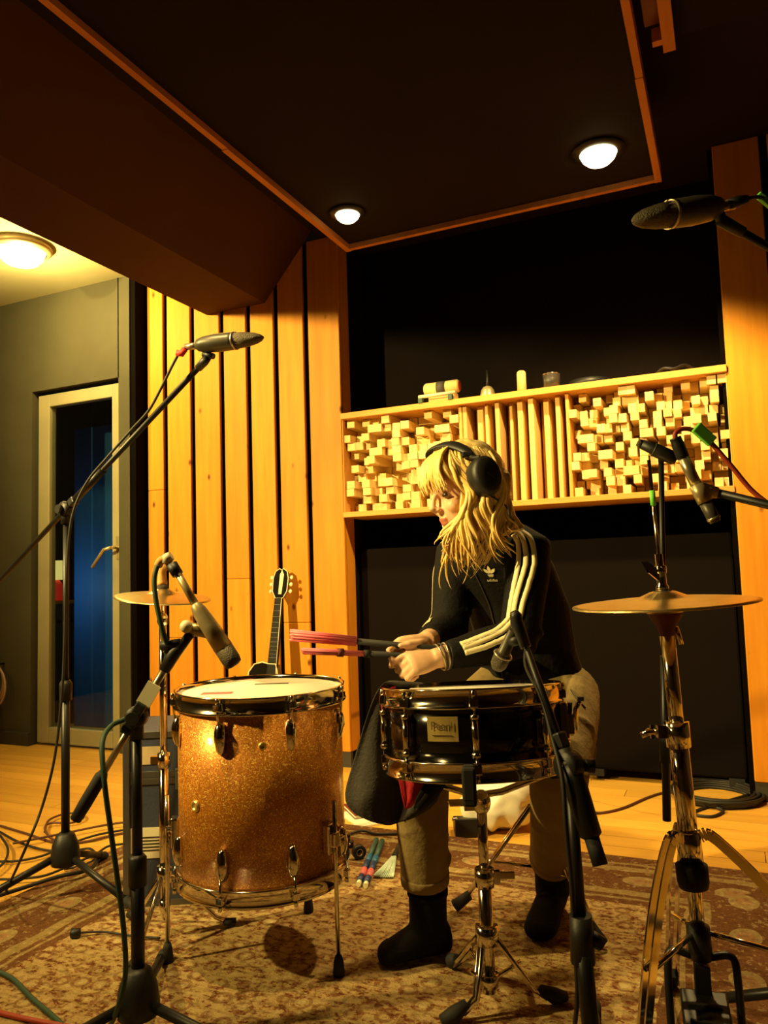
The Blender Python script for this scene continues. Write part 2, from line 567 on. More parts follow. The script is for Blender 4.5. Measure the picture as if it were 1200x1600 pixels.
# door wall (with an opening) and the dark return to the boards
wd = MB()
dx0, dx1, dz1 = -3.775, -3.10, 2.09
wd.box2((-5.2, YD, 0), (dx0, YD+.12, ZC)); wd.box2((dx0, YD, dz1), (dx1, YD+.12, ZC)); wd.box2((dx1, YD, 0), (-3.02, YD+.12, ZC))
wdo = structure(wd.build('wall_far_left', 'olive_wall'), 'dark olive wall around the glazed door')
MB().box2((dx1-.002, YD-.003, dz1), (dx1+.003, YD+.001, ZC)).build('panel_seam', 'gap_black', wdo)
MB().box2((-3.02, YD+.01, 0), (-2.985, YD+.2, ZC)).build('corner_strip', 'gap_black', wdo)
# baseboard
structure(MB().box2((-5.0, YD-.015, 0), (dx0, YD, .075)).build('baseboard_left', 'plinth_grey'), 'dark baseboard left of the glazed door')

# side and rear walls out of view
structure(MB().box2((1.25, -1.6, 0), (1.33, 4.0, ZC)).build('wall_far_right', 'dark_wall'), 'dark side wall')
structure(MB().box2((-5.2, -1.68, 0), (1.33, -1.6, ZC)).build('wall_front', 'dark_wall'), 'dark rear wall of the studio')
structure(MB().box2((-5.28, -1.6, 0), (-5.2, 3.4, ZC)).build('wall_outer_left', 'olive_wall'), 'olive end wall of the side bay')

# glazed door
d1 = MB()
fx0, fx1, fz1 = -3.755, -3.112, 2.068
fy = YD+.03
d1.box2((fx0, fy, .015), (fx0+.09, fy+.05, fz1)); d1.box2((fx1-.066, fy, .015), (fx1, fy+.05, fz1))
d1.box2((fx0+.09, fy, fz1-.075), (fx1-.066, fy+.05, fz1)); d1.box2((fx0+.09, fy, .015), (fx1-.066, fy+.05, .105))
door = structure(d1.build('door_1', 'door_frame_paint', bevel=.004), 'pale framed glass door in the olive wall')
MB().box2((fx0+.09, fy+.02, .105), (fx1-.066, fy+.028, fz1-.075)).build('pane', 'door_glass', door)
h = MB()
hp = V((fx1-.02, fy-.004, 1.125))
h.box(hp+V((0, .002, 0)), (.028, .006, .13)); h.tube([hp, hp+V((0, -.05, 0))], .009)
h.tube([hp+V((0, -.05, 0)), hp+V((-.05, -.055, -.01)), hp+V((-.135, -.055, -.105))], .010)
h.build('lever_handle', 'mic_champagne', door)

# vestibule beyond the glass
vb = MB()
vb.box2((-4.9, 4.9, 0), (-2.9, 4.98, 2.5)); vb.box2((-4.98, 3.43, 0), (-4.9, 4.98, 2.5)); vb.box2((-2.9, 3.55, 0), (-2.82, 4.98, 2.5)); vb.box2((-4.98, 3.42, 2.5), (-2.82, 4.98, 2.56))
structure(vb.build('wall_vestibule', 'dark_wall'), 'dark walls of the small room behind the glass door')
p0, p1 = ony(116, 900, 3.84), ony(176, 900, 3.84)
bp = MB().box2((p0.x, 3.84, 0), (p1.x+.08, 3.87, ony(140, 668, 3.84).z)).build('blue_panel', 'blue_paint', label='tall blue panel seen through the glass door', category='panel')
lamp_point('vestibule_fill', (p0.x+.05, 3.50, .90), 3.0, (.5, .85, 1.0), .08)  # added fill light for the blue panel, without any fixture
# lamp reflection in the glass, built as a solid lamp on a shelf behind
q = ony(89, 905, 4.3)
sh = thing('reflected_lamp', 'reflection of a yellow shaded lamp, built behind the glass door', 'lamp', (q.x, q.y, q.z-.16))
bz = q.z-.16
MB().lathe([(.0, .155), (.048, .155), (.048, .30), (.044, .30), (.044, .16), (.0, .16)], (q.x, q.y, bz), n=20).build('lamp_shade', 'shade_glow', sh)
MB().lathe([(0, .0), (.05, 0), (.052, .04), (.046, .10), (.03, .14), (.01, .157), (0, .157)], (q.x, q.y, bz), n=20).build('lamp_base', 'shade_red', sh)
vs = thing('shelf_unit', 'narrow wooden shelf unit behind the glass door', 'shelf', (q.x, q.y, 0))
MB().box2((q.x-.12, q.y-.09, bz-.025), (q.x+.07, q.y+.1, bz)).build('shelf_board', 'pine_board', vs)
MB().box2((q.x-.12, q.y-.09, bz-.165), (q.x+.07, q.y+.1, bz-.145)).build('shelf_board', 'pine_board', vs)
MB().box2((q.x-.12, q.y-.08, 0), (q.x-.10, q.y+.1, bz-.025)).build('side_panel', 'dark_wall', vs)
MB().box2((q.x+.05, q.y-.08, 0), (q.x+.07, q.y+.1, bz-.025)).build('side_panel', 'dark_wall', vs)
for i, z in enumerate((.78, .70, .62)):
    MB().box2((q.x-.08, q.y-.07, z-.02), (q.x+.04, q.y+.06, z+.005)).build('folded_towel', 'side_ceiling_paint' if i % 2 == 0 else 'khaki', vs)

# ---------------------------------------------------------------- hanging ceiling panel with timber edge
ZP = 2.40
cx0, cx1, cy0, cy1 = -1.505, -.150, -1.2, 3.045
cp = structure(MB().box2((cx0+.02, cy0, ZP+.022), (cx1-.02, cy1-.02, ZP+.09)).build('ceiling_panel', 'ceiling_fabric'), 'dark suspended ceiling panel with a thin timber edge')
def batten(a, b, nm='edge_batten', par=cp):
    c = (V(a)+V(b))/2
    mb = MB().box2(a, b); me = mb.mesh(nm, c); me.materials.append(MATS['pine_trim'])
    ob = bpy.data.objects.new(nm, me); COL.objects.link(ob); ob.parent = par; ob.location = c-WL[par]; WL[ob] = c
batten((cx0, cy0, ZP), (cx0+.022, 2.1, ZP+.06)); batten((cx0-.003, 2.1, ZP-.002), (cx0+.022, cy1, ZP+.06))
batten((cx1-.022, cy0, ZP), (cx1, 2.35, ZP+.06)); batten((cx1-.024, 2.35, ZP-.002), (cx1, cy1, ZP+.06))
batten((cx0+.022, cy1-.022, ZP), (cx1-.022, cy1, ZP+.06))
for x in (cx0+.2, cx1-.2):
    for yy in (.2, 2.8): MB().tube([(x, yy, ZP+.09), (x, yy, ZC)], .004, 6).build('hanger_wire', 'black_metal', cp)
cp2 = structure(MB().box2((-.055, -1.2, ZP+.03), (.9, 2.25, ZP+.09)).build('ceiling_panel', 'ceiling_fabric'), 'second dark hanging panel by the right edge')
batten((-.085, -1.2, ZP), (-.052, 2.265, ZP+.08), par=cp2)
batten((-.112, 2.215, ZP+.01), (-.085, 2.24, ZP+.05), 'bracket', cp2)
MB().box2((-.128, -1.2, ZP+.05), (-.085, 2.2, ZP+.09)).build('gap_strip', 'maroon_cover', cp2)  # dark red strip in the gap between the two panels
for yy in (.2, 2.1): MB().tube([(.3, yy, ZP+.09), (.3, yy, ZC)], .004, 6).build('hanger_wire', 'black_metal', cp2)

# downlights in the hanging panel
def downlight(x, y, r, label, watts, target, cone, blend=.5, glow='bulb_glow'):
    t = thing('downlight', label, 'light', (x, y, ZP+.022), 'downlights in the hanging ceiling panel')
    z = ZP+.022
    MB().lathe([(r*.98, 0), (r*1.35, 0), (r*1.35, -.006), (r*1.02, -.012), (r*.98, -.012)], (x, y, z), n=28).build('trim_ring', 'black_metal', t)
    MB().lathe([(0, -r*.80), (r*.3, -r*.77), (r*.6, -r*.63), (r*.82, -r*.42), (r*.95, -r*.15), (r*.97, 0), (0, 0)], (x, y, z), n=28).build('bulb', glow, t)
    if watts: lamp_spot('downlight_beam', (x, y, z-.8*r-.03), target, watts, WARM, .04, cone, blend)
    return t


a = onz(543, 340, ZP); b = onz(935, 245, ZP)
downlight(a.x, a.y, .055, 'glowing ceiling spotlight near the back left panel corner', 60, (a.x+.30, a.y+.50, 0.4), 84, .45)
downlight(b.x, b.y, .07, 'large glaring ceiling spotlight near the back right panel corner', 150, (b.x-.05, b.y+.45, 0.7), 112, .5)
# further spotlights of the same panel, above and behind the camera
downlight(-1.40, 1.05, .055, 'ceiling spotlight in the panel above the left mic stand', 110, (-1.05, 1.45, .2), 88, .8)

# round ceiling lamp of the side bay
def bay_lamp(x, y, label, watts):
    t = thing('ceiling_lamp', label, 'lamp', (x, y, ZC))
    MB().lathe([(0, 0), (.15, 0), (.15, -.022), (.125, -.04), (.12, -.02), (0, -.02)], (x, y, ZC), n=40).build('base_ring', 'lamp_ring', t)
    MB().lathe([(0, -.105), (.04, -.102), (.08, -.088), (.105, -.062), (.118, -.03), (0, -.03)], (x, y, ZC), n=36).build('glass_dome', 'lamp_glass', t)
    lamp_point('ceiling_lamp_light', (x, y, ZC-.16), watts, PALE, .05)


a = onz(33, 405, 2.60)
bay_lamp(a.x, a.y, 'round glowing ceiling lamp on the pale side ceiling', 60)
# track spotlight on the side bay ceiling beside the camera, turned to the drums
tk = V((a.x, -.35, ZC)); aim = V((-1.25, YB, 1.65))
ts = thing('track_spotlight', 'black track spotlight on the side bay ceiling beside the camera', 'spotlight', tk)
hd0 = tk-UZ*.13; td = (aim-hd0).normalized()
MB().box(tk-UZ*.012, (.05, .5, .024)).build('track', 'black_metal', ts, bevel=.003)
MB().tube([tk-UZ*.02, hd0], .008, 10).build('stem', 'black_metal', ts)
MB().lathe([(0, -.09), (.035, -.09), (.045, -.06), (.05, .06), (.046, .06), (.04, -.05), (0, -.055)], hd0, td, 24).build('housing', 'black_metal', ts)
MB().lathe([(0, .028), (.030, .024), (.042, .0), (0, -.01)], hd0, td, 24).build('bulb', 'bulb_glow', ts)
lamp_spot('track_spotlight_beam', hd0+td*.09, aim, 1150, PALE, .045, 88, .8)

# ---------------------------------------------------------------- diffuser shelf in the niche
sx0, sx1 = XL, XR
SZ0, SZ1 = 1.215, 1.738
shu = thing('diffuser_shelf', 'long wooden wall shelf holding the block diffusers across the niche', 'shelf', ((sx0+sx1)/2, YB, SZ0))
def wpart(nm, a, b, mt, par):
    c = (V(a)+V(b))/2
    me = MB().box2(a, b).mesh(nm, c); me.materials.append(MATS[mt])
    ob = bpy.data.objects.new(nm, me); COL.objects.link(ob); ob.parent = par; ob.location = c-WL[par]; WL[ob] = c
    bv = ob.modifiers.new('bevel', 'BEVEL'); bv.width = .002; bv.segments = 1
    return ob
wpart('top_board', (sx0, YB-.012, SZ1-.030), (sx1, YB+.29, SZ1), 'pine_shelf', shu)
wpart('bottom_board', (sx0, YB-.008, SZ0), (sx1, YB+.28, SZ0+.026), 'pine_shelf', shu)
wpart('back_board', (sx0, YB+.265, SZ0+.026), (sx1, YB+.285, SZ1-.03), 'pine_shelf', shu)
for x in (sx0+.003, sx1-.003): wpart('end_panel', (x-.003, YB+.004, SZ0+.026), (x+.003, YB+.265, SZ1-.03), 'pine_shelf', shu)
for x in (-1.117, -.618): wpart('divider', (x-.008, YB+.02, SZ0+.026), (x+.008, YB+.265, SZ1-.03), 'pine_shelf', shu)

def block_panel(x0, x1, nx, nz, label, seed):
    rnd = random.Random(seed)
    t = thing('block_diffuser', label, 'diffuser', ((x0+x1)/2, YB+.26, SZ0+.026), 'skyline diffusers of glued wood blocks')
    zz0, zz1 = SZ0+.027, SZ1-.031
    wx, wz = (x1-x0)/nx, (zz1-zz0)/nz
    lv = [.05, .075, .105, .15, .19, .21, .23, .25]
    ms = {}
    for L in lv:
        for sc in (.93, .985):
            me = MB().box((0, -L/2, 0), (wx*sc, L, wz*sc)).mesh('block'); me.materials.append(MATS['block_wood']); ms[(L, sc)] = me
    for i in range(nx):
        for k in range(nz):
            L = rnd.choice([.05, .075, .105, .15, .19, .21, .23, .25, .25])
            ob = bpy.data.objects.new('block', ms[(L, rnd.choice((.93, .985)))]); COL.objects.link(ob)
            ob.parent = t
            ob.location = V((x0+wx*(i+.5), YB+.262, zz0+wz*(k+.5)))-WL[t]
            ob.rotation_euler = (0, rnd.uniform(-.03, .03), rnd.uniform(-.04, .04))
            WL[ob] = WL[t]
    return t


block_panel(sx0+.0075, -1.126, 14, 12, 'wood block diffuser at the left end of the shelf', 3)
block_panel(-.609, sx1-.0075, 18, 12, 'wood block diffuser at the right end of the shelf', 11)
sp = thing('slat_diffuser', 'diffuser of upright wooden slats in the middle of the shelf', 'diffuser', (-.867, YB+.26, SZ0+.026))
rnd = random.Random(4); x = -1.106; i = 0
while x < -.632:
    wv = rnd.choice((.016, .022, .026, .030)); dep = (.24, .12, .19, .07, .22, .15)[i % 6]
    wv = min(wv, -.628-x)
    wpart('slat', (x, YB+.262-dep, SZ0+.0265), (x+wv-.001, YB+.262, SZ1-.0305), 'slat_wood', sp)
    x += wv+rnd.choice((0, 0, .007, .012)); i += 1

# black movable baffle under the shelf
bf = thing('acoustic_baffle', 'tall black fabric baffle standing in the niche under the shelf', 'baffle', (-.86, 3.56, 0))
MB().box2((-1.72, 3.53, .045), (.012, 3.62, 1.06)).build('panel', 'black_fabric', bf, bevel=.01)
for x in (-1.6, -.59, -.03):
    MB().box2((x-.03, 3.515, .02), (x+.03, 3.635, .047)).build('bracket', 'black_rubber', bf)
    MB().lathe([(0, -.012), (.02, -.012), (.024, -.006), (.024, .006), (.02, .012), (0, .012)], (x, 3.575, .024), (1, 0, 0), 16).build('caster', 'black_rubber', bf)

# things on top of the shelf
def on_shelf(px, dy=.05): return V((ony(px, 640, YB+dy).x, YB+dy, SZ1))
p = on_shelf(692)
g = thing('wooden_shaker', 'barrel shaped wooden shaker with a dark band on the shelf', 'shaker', p)
MB().tube([p+V((-.088, 0, .075)), p+V((-.08, 0, .075)), p+V((.08, 0, .075)), p+V((.088, 0, .075))], [.024, .031, .031, .024], 20).build('barrel', 'block_wood', g)
MB().tube([p+V((-.022, 0, .075)), p+V((.022, 0, .075))], .0325, 20).build('band', 'shaker_band', g)
MB().lathe([(0, 0), (.024, 0), (.024, .002), (0, .002)], p+V((.088, 0, .075)), (1, 0, 0), 18).build('end_cap', 'cable_red', g)
MB().box2(p+V((-.06, -.03, 0)), p+V((.07, .03, .044))).build('support_block', 'block_wood', g)
q = p+V((0, -.055, 0))
g = thing('mallet', 'pale stick lying in front of the wooden shaker', 'mallet', q+V((0, 0, .02)))
MB().box2(q+V((-.10, -.012, 0)), q+V((-.08, .012, .022))).build('rest', 'cable_green', g)
MB().tube([q+V((-.10, 0, .031)), q+V((.085, 0, .033))], .009, 12).build('shaft', 'mic_cream', g)
MB().box2(q+V((.05, -.012, 0)), q+V((.07, .012, .024))).build('rest', 'cable_green', g)
p = on_shelf(763)
g = thing('hand_bell', 'small pale bell with a thin dark handle on the shelf', 'bell', p)
MB().lathe([(0, 0), (.036, 0), (.036, .008), (.030, .035), (.020, .05), (.008, .055), (0, .056)], p, n=24).build('bell_body', 'mic_champagne', g)
MB().tube([p+V((0, 0, .05)), p+V((.001, 0, .075)), p+V((.002, 0, .13))], [.008, .005, .006], 10).build('handle', 'black_plastic', g)
p = on_shelf(817)
g = thing('wooden_cylinder', 'upright pale wooden cylinder standing on the shelf', 'cylinder', p)
MB().lathe([(0, 0), (.021, 0), (.021, .092), (.019, .100), (.014, .104), (0, .105)], p, n=24).build('body', 'block_wood', g)
MB().torus(p+V((0, 0, .012)), UZ, .0213, .0015).build('ring', 'pine_shelf', g)
p = on_shelf(864)
g = thing('glass_tumbler', 'dark glass tumbler standing on the shelf', 'glass', p)
mg = mat('smoked_glass', (.05, .04, .03), .05, spec=.8)
MB().lathe([(0, 0), (.036, 0), (.040, .07), (.037, .07), (.033, .008), (0, .008)], p, n=28).build('bowl', 'smoked_glass', g)
MB().torus(p+V((0, 0, .07)), UZ, .0385, .0022).build('rim', 'chrome', g)
MB().torus(p+V((0, 0, .004)), UZ, .036, .003).build('foot_ring', 'chrome', g)
p = on_shelf(920)
g = thing('tambourine', 'flat dark tambourine lying on the shelf', 'tambourine', p)
MB().lathe([(.075, 0), (.09, 0), (.09, .03), (.075, .03)], p+V((0, .06, 0)), n=30).build('frame', 'black_plastic', g)
MB().lathe([(0, .024), (.076, .024), (.076, .028), (0, .028)], p+V((0, .06, 0)), n=30).build('skin', 'shaker_band', g)
pts = [on_shelf(px, .06)+V((0, .04*sin(i*1.3), .006+(.02 if 1 < i < 6 else 0)*(i % 2)+.012*(i > 3))) for i, px in enumerate((990, 1005, 1022, 1040, 1058, 1075, 1092, 1108))]
MB().tube(smoothpath(pts), .006, 8).build('shelf_cable', 'cable_black', label='black cable lying on the right end of the shelf', category='cable')

# rug
RX0, RX1, RY0, RY1 = -2.005, .165, .15, 2.61
rugmat((RX1-RX0)/2, (RY1-RY0)/2)
rc = V(((RX0+RX1)/2, (RY0+RY1)/2, .0))
MB().box2((RX0, RY0, .0006), (RX1, RY1, .009)).build('rug', 'rug_wool', origin=rc, label='patterned beige and red wool rug under the drums', category='rug')
# ================================================================ drums
RZ = .009       # top of the rug


def polar(c, ang, r, z):
    """ang measured from the side facing the camera, positive to the right"""
    c = V(c); return V((c.x, c.y, 0)) + RH*(r*sin(ang)) - FH*(r*cos(ang)) + V((0, 0, z))


def radial(ang): return RH*sin(ang) - FH*cos(ang)


def placed(mb, Mx):
    mb.v = [Mx @ p for p in mb.v]; return mb


# ---------------------------------------------------------------- floor tom
P = at(407, 1073, 1.955)
tc = V((P.x, P.y, 0)); TR = .2045
TZ1 = P.z; TZ0 = TZ1-.455
tom = thing('floor_tom', 'gold sparkle floor tom with chrome hoops on three legs', 'drum', tc+V((0, 0, RZ)))
MB().lathe([(TR, TZ0+.012), (TR, TZ1-.012)], tc, n=72).build('shell', 'gold_sparkle', tom)
MB().lathe([(0, TZ1-.006), (TR+.002, TZ1-.006), (TR+.004, TZ1-.012), (0, TZ1-.014)], tc, n=64).build('drumhead', 'drumhead_white', tom)
MB().lathe([(0, TZ0+.014), (TR+.003, TZ0+.012), (TR+.001, TZ0+.006), (0, TZ0+.006)], tc, n=64).build('bottom_head', 'clear_head', tom)
def hoop(z0, z1, flip=1):
    m = MB(); a, b = (z0, z1)
    m.lathe([(TR+.0004, a), (TR+.011, a), (TR+.0125, a+.003*flip), (TR+.007, a+.006*flip), (TR+.007, b-.004*flip), (TR+.009, b), (TR+.003, b), (TR+.0004, b-.008*flip), (TR+.0004, a)], tc, n=72)
    return m
hoop(TZ1-.036, TZ1+.004).build('hoop', 'chrome', tom)
hoop(TZ0+.036, TZ0-.004, -1).build('hoop', 'chrome', tom)
for k in range(8):
    a = radians(-62+45*k)
    rd = radial(a)
    for top in (1, 0):
        zc = TZ1-.085 if top else TZ0+.088
        sg = 1 if top else -1
        lp = polar(tc, a, TR, zc)
        tx = UZ.cross(rd)
        lug = MB()
        rings = []
        for s, wq, dq in ((-.036, .004, .006), (-.030, .011, .013), (-.015, .0155, .019), (.002, .0155, .021), (.018, .013, .017), (.030, .0105, .013), (.036, .006, .009)):
            rings.append([lp+UZ*(-s*sg if top else -s*sg)+tx*(wq*cos(q))+rd*(max(0, dq*sin(q))) for q in [pi*2*i/12 for i in range(12)]])
        lug.loft(rings); lo = lug.build('lug', 'chrome', tom)
        e0 = lp+rd*.012+UZ*(.030*sg); e1 = polar(tc, a, TR+.016, (TZ1-.004) if top else (TZ0+.004))
        MB().tube([e0, e1], .003, 8).build('tension_rod', 'chrome', lo)
        MB().box(e1-UZ*(.012*sg), (.018, .012, .016), (tx, rd, UZ)).build('claw', 'chrome', lo, bevel=.002)
        MB().tube([e1-UZ*.004*sg, e1+UZ*.010*sg], .0048, 6).build('rod_head', 'chrome', lo)
for a, z, r in ((-39, TZ1-.245, .014), (10, TZ1-.105, .010)):
    rd = radial(radians(a)); lp = polar(tc, radians(a), TR-.001, z)
    MB().lathe([(0, .004), (r*.5, .004), (r*.55, .007), (r*.8, .006), (r, .002), (r, 0), (0, 0)], lp, rd, 24).build('vent_badge', 'badge_gold', tom)
# legs with brackets
for a, rr in ((56, .228), (-80, .232), (158, .228)):
    a = radians(a); rd = radial(a); tx = UZ.cross(rd)
    bz = TZ0+.115
    lp = polar(tc, a, TR, bz)
    br = MB(); br.box(lp+rd*.009, (.034, .020, .07), (tx, rd, UZ)); br.box(lp+rd*.022, (.022, .020, .034), (tx, rd, UZ))
    bo = br.build('leg_bracket', 'chrome', tom, bevel=.004)
    MB().tube([lp+rd*.024+tx*.012, lp+rd*.024+tx*.034], [.005, .005], 8).add([], []).build('thumb_screw', 'chrome', bo)
    MB().box(lp+rd*.024+tx*.038, (.006, .006, .026), (tx, rd, UZ)).build('thumb_wing', 'chrome', bo, bevel=.002)
    foot = polar(tc, a, rr, RZ)
    MB().tube([polar(tc, a, rr, TZ0+.205), polar(tc, a, rr, bz-.04), polar(tc, a, rr+.002, .03)], .0052, 10).build('leg', 'chrome', tom)
    MB().lathe([(0, 0), (.013, 0), (.014, .008), (.011, .035), (.0075, .045), (0, .045)], polar(tc, a, rr+.002, RZ), n=16).build('rubber_foot', 'black_rubber', tom)
# dampening tape on the head
q = tc+V((0, 0, TZ1-.0055))
MB().box(q-RH*.10-FH*.05, (.075, .035, .0012), (RH, FH, UZ)).build('tape_strip', 'pink_plastic', tom)
MB().box(q+RH*.015+FH*.09, (.09, .012, .0012), (RH, FH, UZ)).build('tape_strip', 'shaker_band', tom)

# ---------------------------------------------------------------- snare drum
S1, S0 = at(736, 1072, 1.63), at(733, 1208, 1.63)
SR = .176
sax = (UZ*1.0 + FH*.10 - RH*.01).normalized()      # leans a little towards the player
sc0 = S1 - sax*.165                                 # bottom centre
SH = .165
sRt = (RH - sax*RH.dot(sax)).normalized(); sFd = sax.cross(sRt)      # sFd points away from the camera
sn = thing('snare_drum', 'glossy black snare drum with chrome hoops on its stand', 'drum', sc0)
def sp_(ang, r, h): return sc0 + sRt*(r*sin(ang)) - sFd*(r*cos(ang)) + sax*h
def srad(ang): return sRt*sin(ang) - sFd*cos(ang)
MB().lathe([(SR, .010), (SR, SH-.010)], sc0, sax, 72).build('shell', 'snare_black', sn)
MB().lathe([(0, SH-.005), (SR+.002, SH-.005), (SR+.004, SH-.012), (0, SH-.013)], sc0, sax, 64).build('drumhead', 'drumhead_white', sn)
MB().lathe([(0, .013), (SR+.003, .012), (SR+.001, .005), (0, .005)], sc0, sax, 64).build('bottom_head', 'clear_head', sn)
for a, b, f in ((SH-.034, SH+.004, 1), (.034, -.004, -1)):
    MB().lathe([(SR+.003, a), (SR+.012, a), (SR+.014, a+.003*f), (SR+.008, a+.006*f), (SR+.0075, b-.005*f), (SR+.012, b-.002*f), (SR+.010, b), (SR+.003, b), (SR+.003, a)], sc0, sax, 72).build('hoop', 'chrome', sn)
for k in range(8):
    a = radians(-50+45*k); rd = srad(a); tx = sax.cross(rd)
    lb = MB()
    lb.tube([sp_(a, SR+.013, .048), sp_(a, SR+.013, SH-.048)], .0068, 12)
    for h in (.052, SH-.052): lb.box(sp_(a, SR+.006, h), (.014, .016, .014), (tx, rd, sax))
    for h in (.048, SH-.048): lb.lathe([(0, -.004), (.009, -.004), (.009, .004), (0, .004)], sp_(a, SR+.013, h), sax, 14)
    lo = lb.build('tube_lug', 'chrome', sn)
    for h0, h1, s in ((SH-.045, SH-.012, 1), (.045, .012, -1)):
        MB().tube([sp_(a, SR+.013, h0), sp_(a, SR+.0145, h1)], .0028, 8).build('tension_rod', 'chrome', lo)
        MB().box(sp_(a, SR+.014, h1-.010*s), (.017, .012, .018), (tx, rd, sax)).build('claw', 'chrome', lo, bevel=.002)
        MB().tube([sp_(a, SR+.0145, h1), sp_(a, SR+.0145, h1+.012*s)], .0046, 6).build('rod_head', 'chrome', lo)
# badge, curved to the shell
ba = radians(-25.5)
bm = MB(); nb = 7; hw = radians(10.2)
vs = []
for i in range(nb):
    a = ba-hw+2*hw*i/(nb-1)
    for h in (.072, .118): vs.append(sp_(a, SR+.0015, h))
bm.add(vs, [(2*i, 2*i+2, 2*i+3, 2*i+1) for i in range(nb-1)], True)
bo = bm.build('badge', 'badge_gold', sn)
brd = srad(ba); btx = sax.cross(brd)
btx = btx if btx.dot(RH) > 0 else -btx
tm = MB(); text_into(tm, 'Pearl', sp_(ba, SR+.0030, .100), btx, sax, .016)
tm.box(sp_(ba, SR+.0024, .083), (.040, .0022, .0008), (btx, sax, brd))
tm.build('badge_lettering', 'badge_ink', bo)
# strainer on the right
a = radians(80); rd = srad(a); tx = sax.cross(rd)
st = MB(); st.box(sp_(a, SR+.010, .09), (.034, .020, .075), (tx, rd, sax)); st.box(sp_(a, SR+.024, .082), (.020, .014, .045), (tx, rd, sax))
so = st.build('strainer', 'chrome', sn, bevel=.004)
MB().tube([sp_(a, SR+.032, .07), sp_(a, SR+.036, .112), sp_(a, SR+.046, .128)], [.006, .005, .006], 8).build('lever', 'chrome', so)
MB().tube([sp_(a, SR+.024, .10), sp_(a, SR+.024, .125)], [.004, .007], 8).build('adjusting_knob', 'black_plastic', so)
MB().box(sp_(a, SR+.048, .132), (.018, .012, .008), (tx, rd, sax)).build('lever_tip', 'black_rubber', so)
MB().box(sp_(a, SR+.010, .028), (.028, .003, .05), (tx, rd, sax)).build('wire_strap', 'black_plastic', sn)

# ---------------------------------------------------------------- snare stand
sb = V((sc0.x, sc0.y, 0)) + RH*.012 + FH*.03
ss = thing('snare_stand', 'chrome double braced snare stand under the black snare drum', 'stand', sb+V((0, 0, RZ)))
bk_z = sc0.z-.035
MB().tube([sb+V((0, 0, .06)), sb+V((0, 0, .29))], .0145, 18).build('lower_tube', 'chrome', ss)
MB().tube([sb+V((0, 0, .27)), sb+V((0, 0, bk_z-.05))], .0105, 16).build('upper_tube', 'chrome', ss)
col_ = MB(); col_.lathe([(.010, -.018), (.020, -.018), (.021, .0), (.020, .018), (.010, .018)], sb+V((0, 0, .29)), n=20); col_.box(sb+RH*.022+V((0, 0, .29)), (.02, .014, .024), (RH, FH, UZ))
cb = col_.build('height_clamp', 'chrome', ss)
MB().box(sb+RH*.046+V((0, 0, .292)), (.036, .005, .016), (RH, FH, UZ)).build('wing_nut', 'chrome', cb, bevel=.002)
tl = MB(); tl.ell(sb+V((0, 0, bk_z-.045)), (.020, .020, .026)); tl.box(sb-RH*.022+V((0, 0, bk_z-.05)), (.03, .016, .02), (RH, FH, UZ))
tl.build('tilter', 'chrome', ss)
MB().box(sb-RH*.05+V((0, 0, bk_z-.045)), (.04, .006, .016), (RH, FH, (UZ-RH*.4).normalized())).build('wing_nut', 'chrome', ss, bevel=.002)
for a in (-10, 112, 232):
    a = radians(a); rd = radial(a)
    hub = sb+V((0, 0, bk_z-.03)); tip = sp_(a, SR+.012, -.012)
    MB().tube([hub, hub+rd*.05+V((0, 0, .0)), tip-UZ*.015, tip+UZ*.0], .0072, 10).build('basket_arm', 'chrome', ss)
    grip = MB(); tx = UZ.cross(rd)
    grip.box(tip+rd*.010+UZ*.012, (.026, .016, .062), (tx, rd, UZ)); grip.box(tip+rd*.002-UZ*.018, (.026, .03, .02), (tx, rd, UZ)); grip.box(tip+rd*.004+UZ*.04, (.024, .014, .012), (tx, rd, UZ))
    grip.build('rubber_grip', 'black_rubber', ss, bevel=.005)
for foot in (onz(866, 1556, RZ+.018), onz(709, 1586, RZ+.018), sb+FH*.20-RH*.06+V((0, 0, RZ+.018))):
    rd = V((foot.x-sb.x, foot.y-sb.y, 0)).normalized(); tx = UZ.cross(rd)
    hub = sb+V((0, 0, .175))
    for s in (-1, 1):
        MB().tube([hub+tx*(.010*s)+rd*.012, foot-rd*.05+tx*(.008*s)+UZ*.025, foot-rd*.02+tx*.004*s], .005, 8).build('leg', 'chrome', ss)
    MB().tube([sb+rd*.015+V((0, 0, .085)), (hub+foot)/2+UZ*.008], .0045, 8).build('brace', 'chrome', ss)
    MB().tube([foot-rd*.03+UZ*.018, foot, foot+rd*.028-UZ*.006], [.010, .017, .010], 12).build('rubber_foot', 'black_rubber', ss)
MB().lathe([(.012, -.02), (.024, -.018), (.024, .018), (.012, .02)], sb+V((0, 0, .175)), n=18).build('leg_collar', 'chrome', ss)
MB().lathe([(.010, -.012), (.021, -.012), (.021, .012), (.010, .012)], sb+V((0, 0, .085)), n=18).build('brace_collar', 'chrome', ss)

# ---------------------------------------------------------------- hi hat
P = at(1037, 940, 1.53)
hc = V((P.x, P.y, 0)) + RH*.012
hh = thing('hi_hat_stand', 'chrome hi hat stand with pedal at the right of the rug', 'stand', hc+V((0, 0, RZ)))
Z = P.z
hax = (UZ - RH*.045).normalized()
h0 = hc
def hp_(z): return V((P.x, P.y, Z)) + hax*((z-Z)/hax.z)
MB().tube([hp_(.17), hp_(.45)], .0135, 18).build('lower_tube', 'chrome', hh)
MB().tube([hp_(.375), hp_(.595)], .0185, 20).build('middle_tube', 'chrome', hh)
MB().tube([hp_(.58), hp_(Z-.065)], .0145, 18).build('upper_tube', 'chrome', hh)
cl_ = MB(); cl_.lathe([(.015, -.02), (.0235, -.02), (.0235, .028), (.015, .028)], hp_(.595), hax, 20); cl_.box(hp_(.605)-RH*.028, (.024, .014, .024), (RH, FH, UZ))
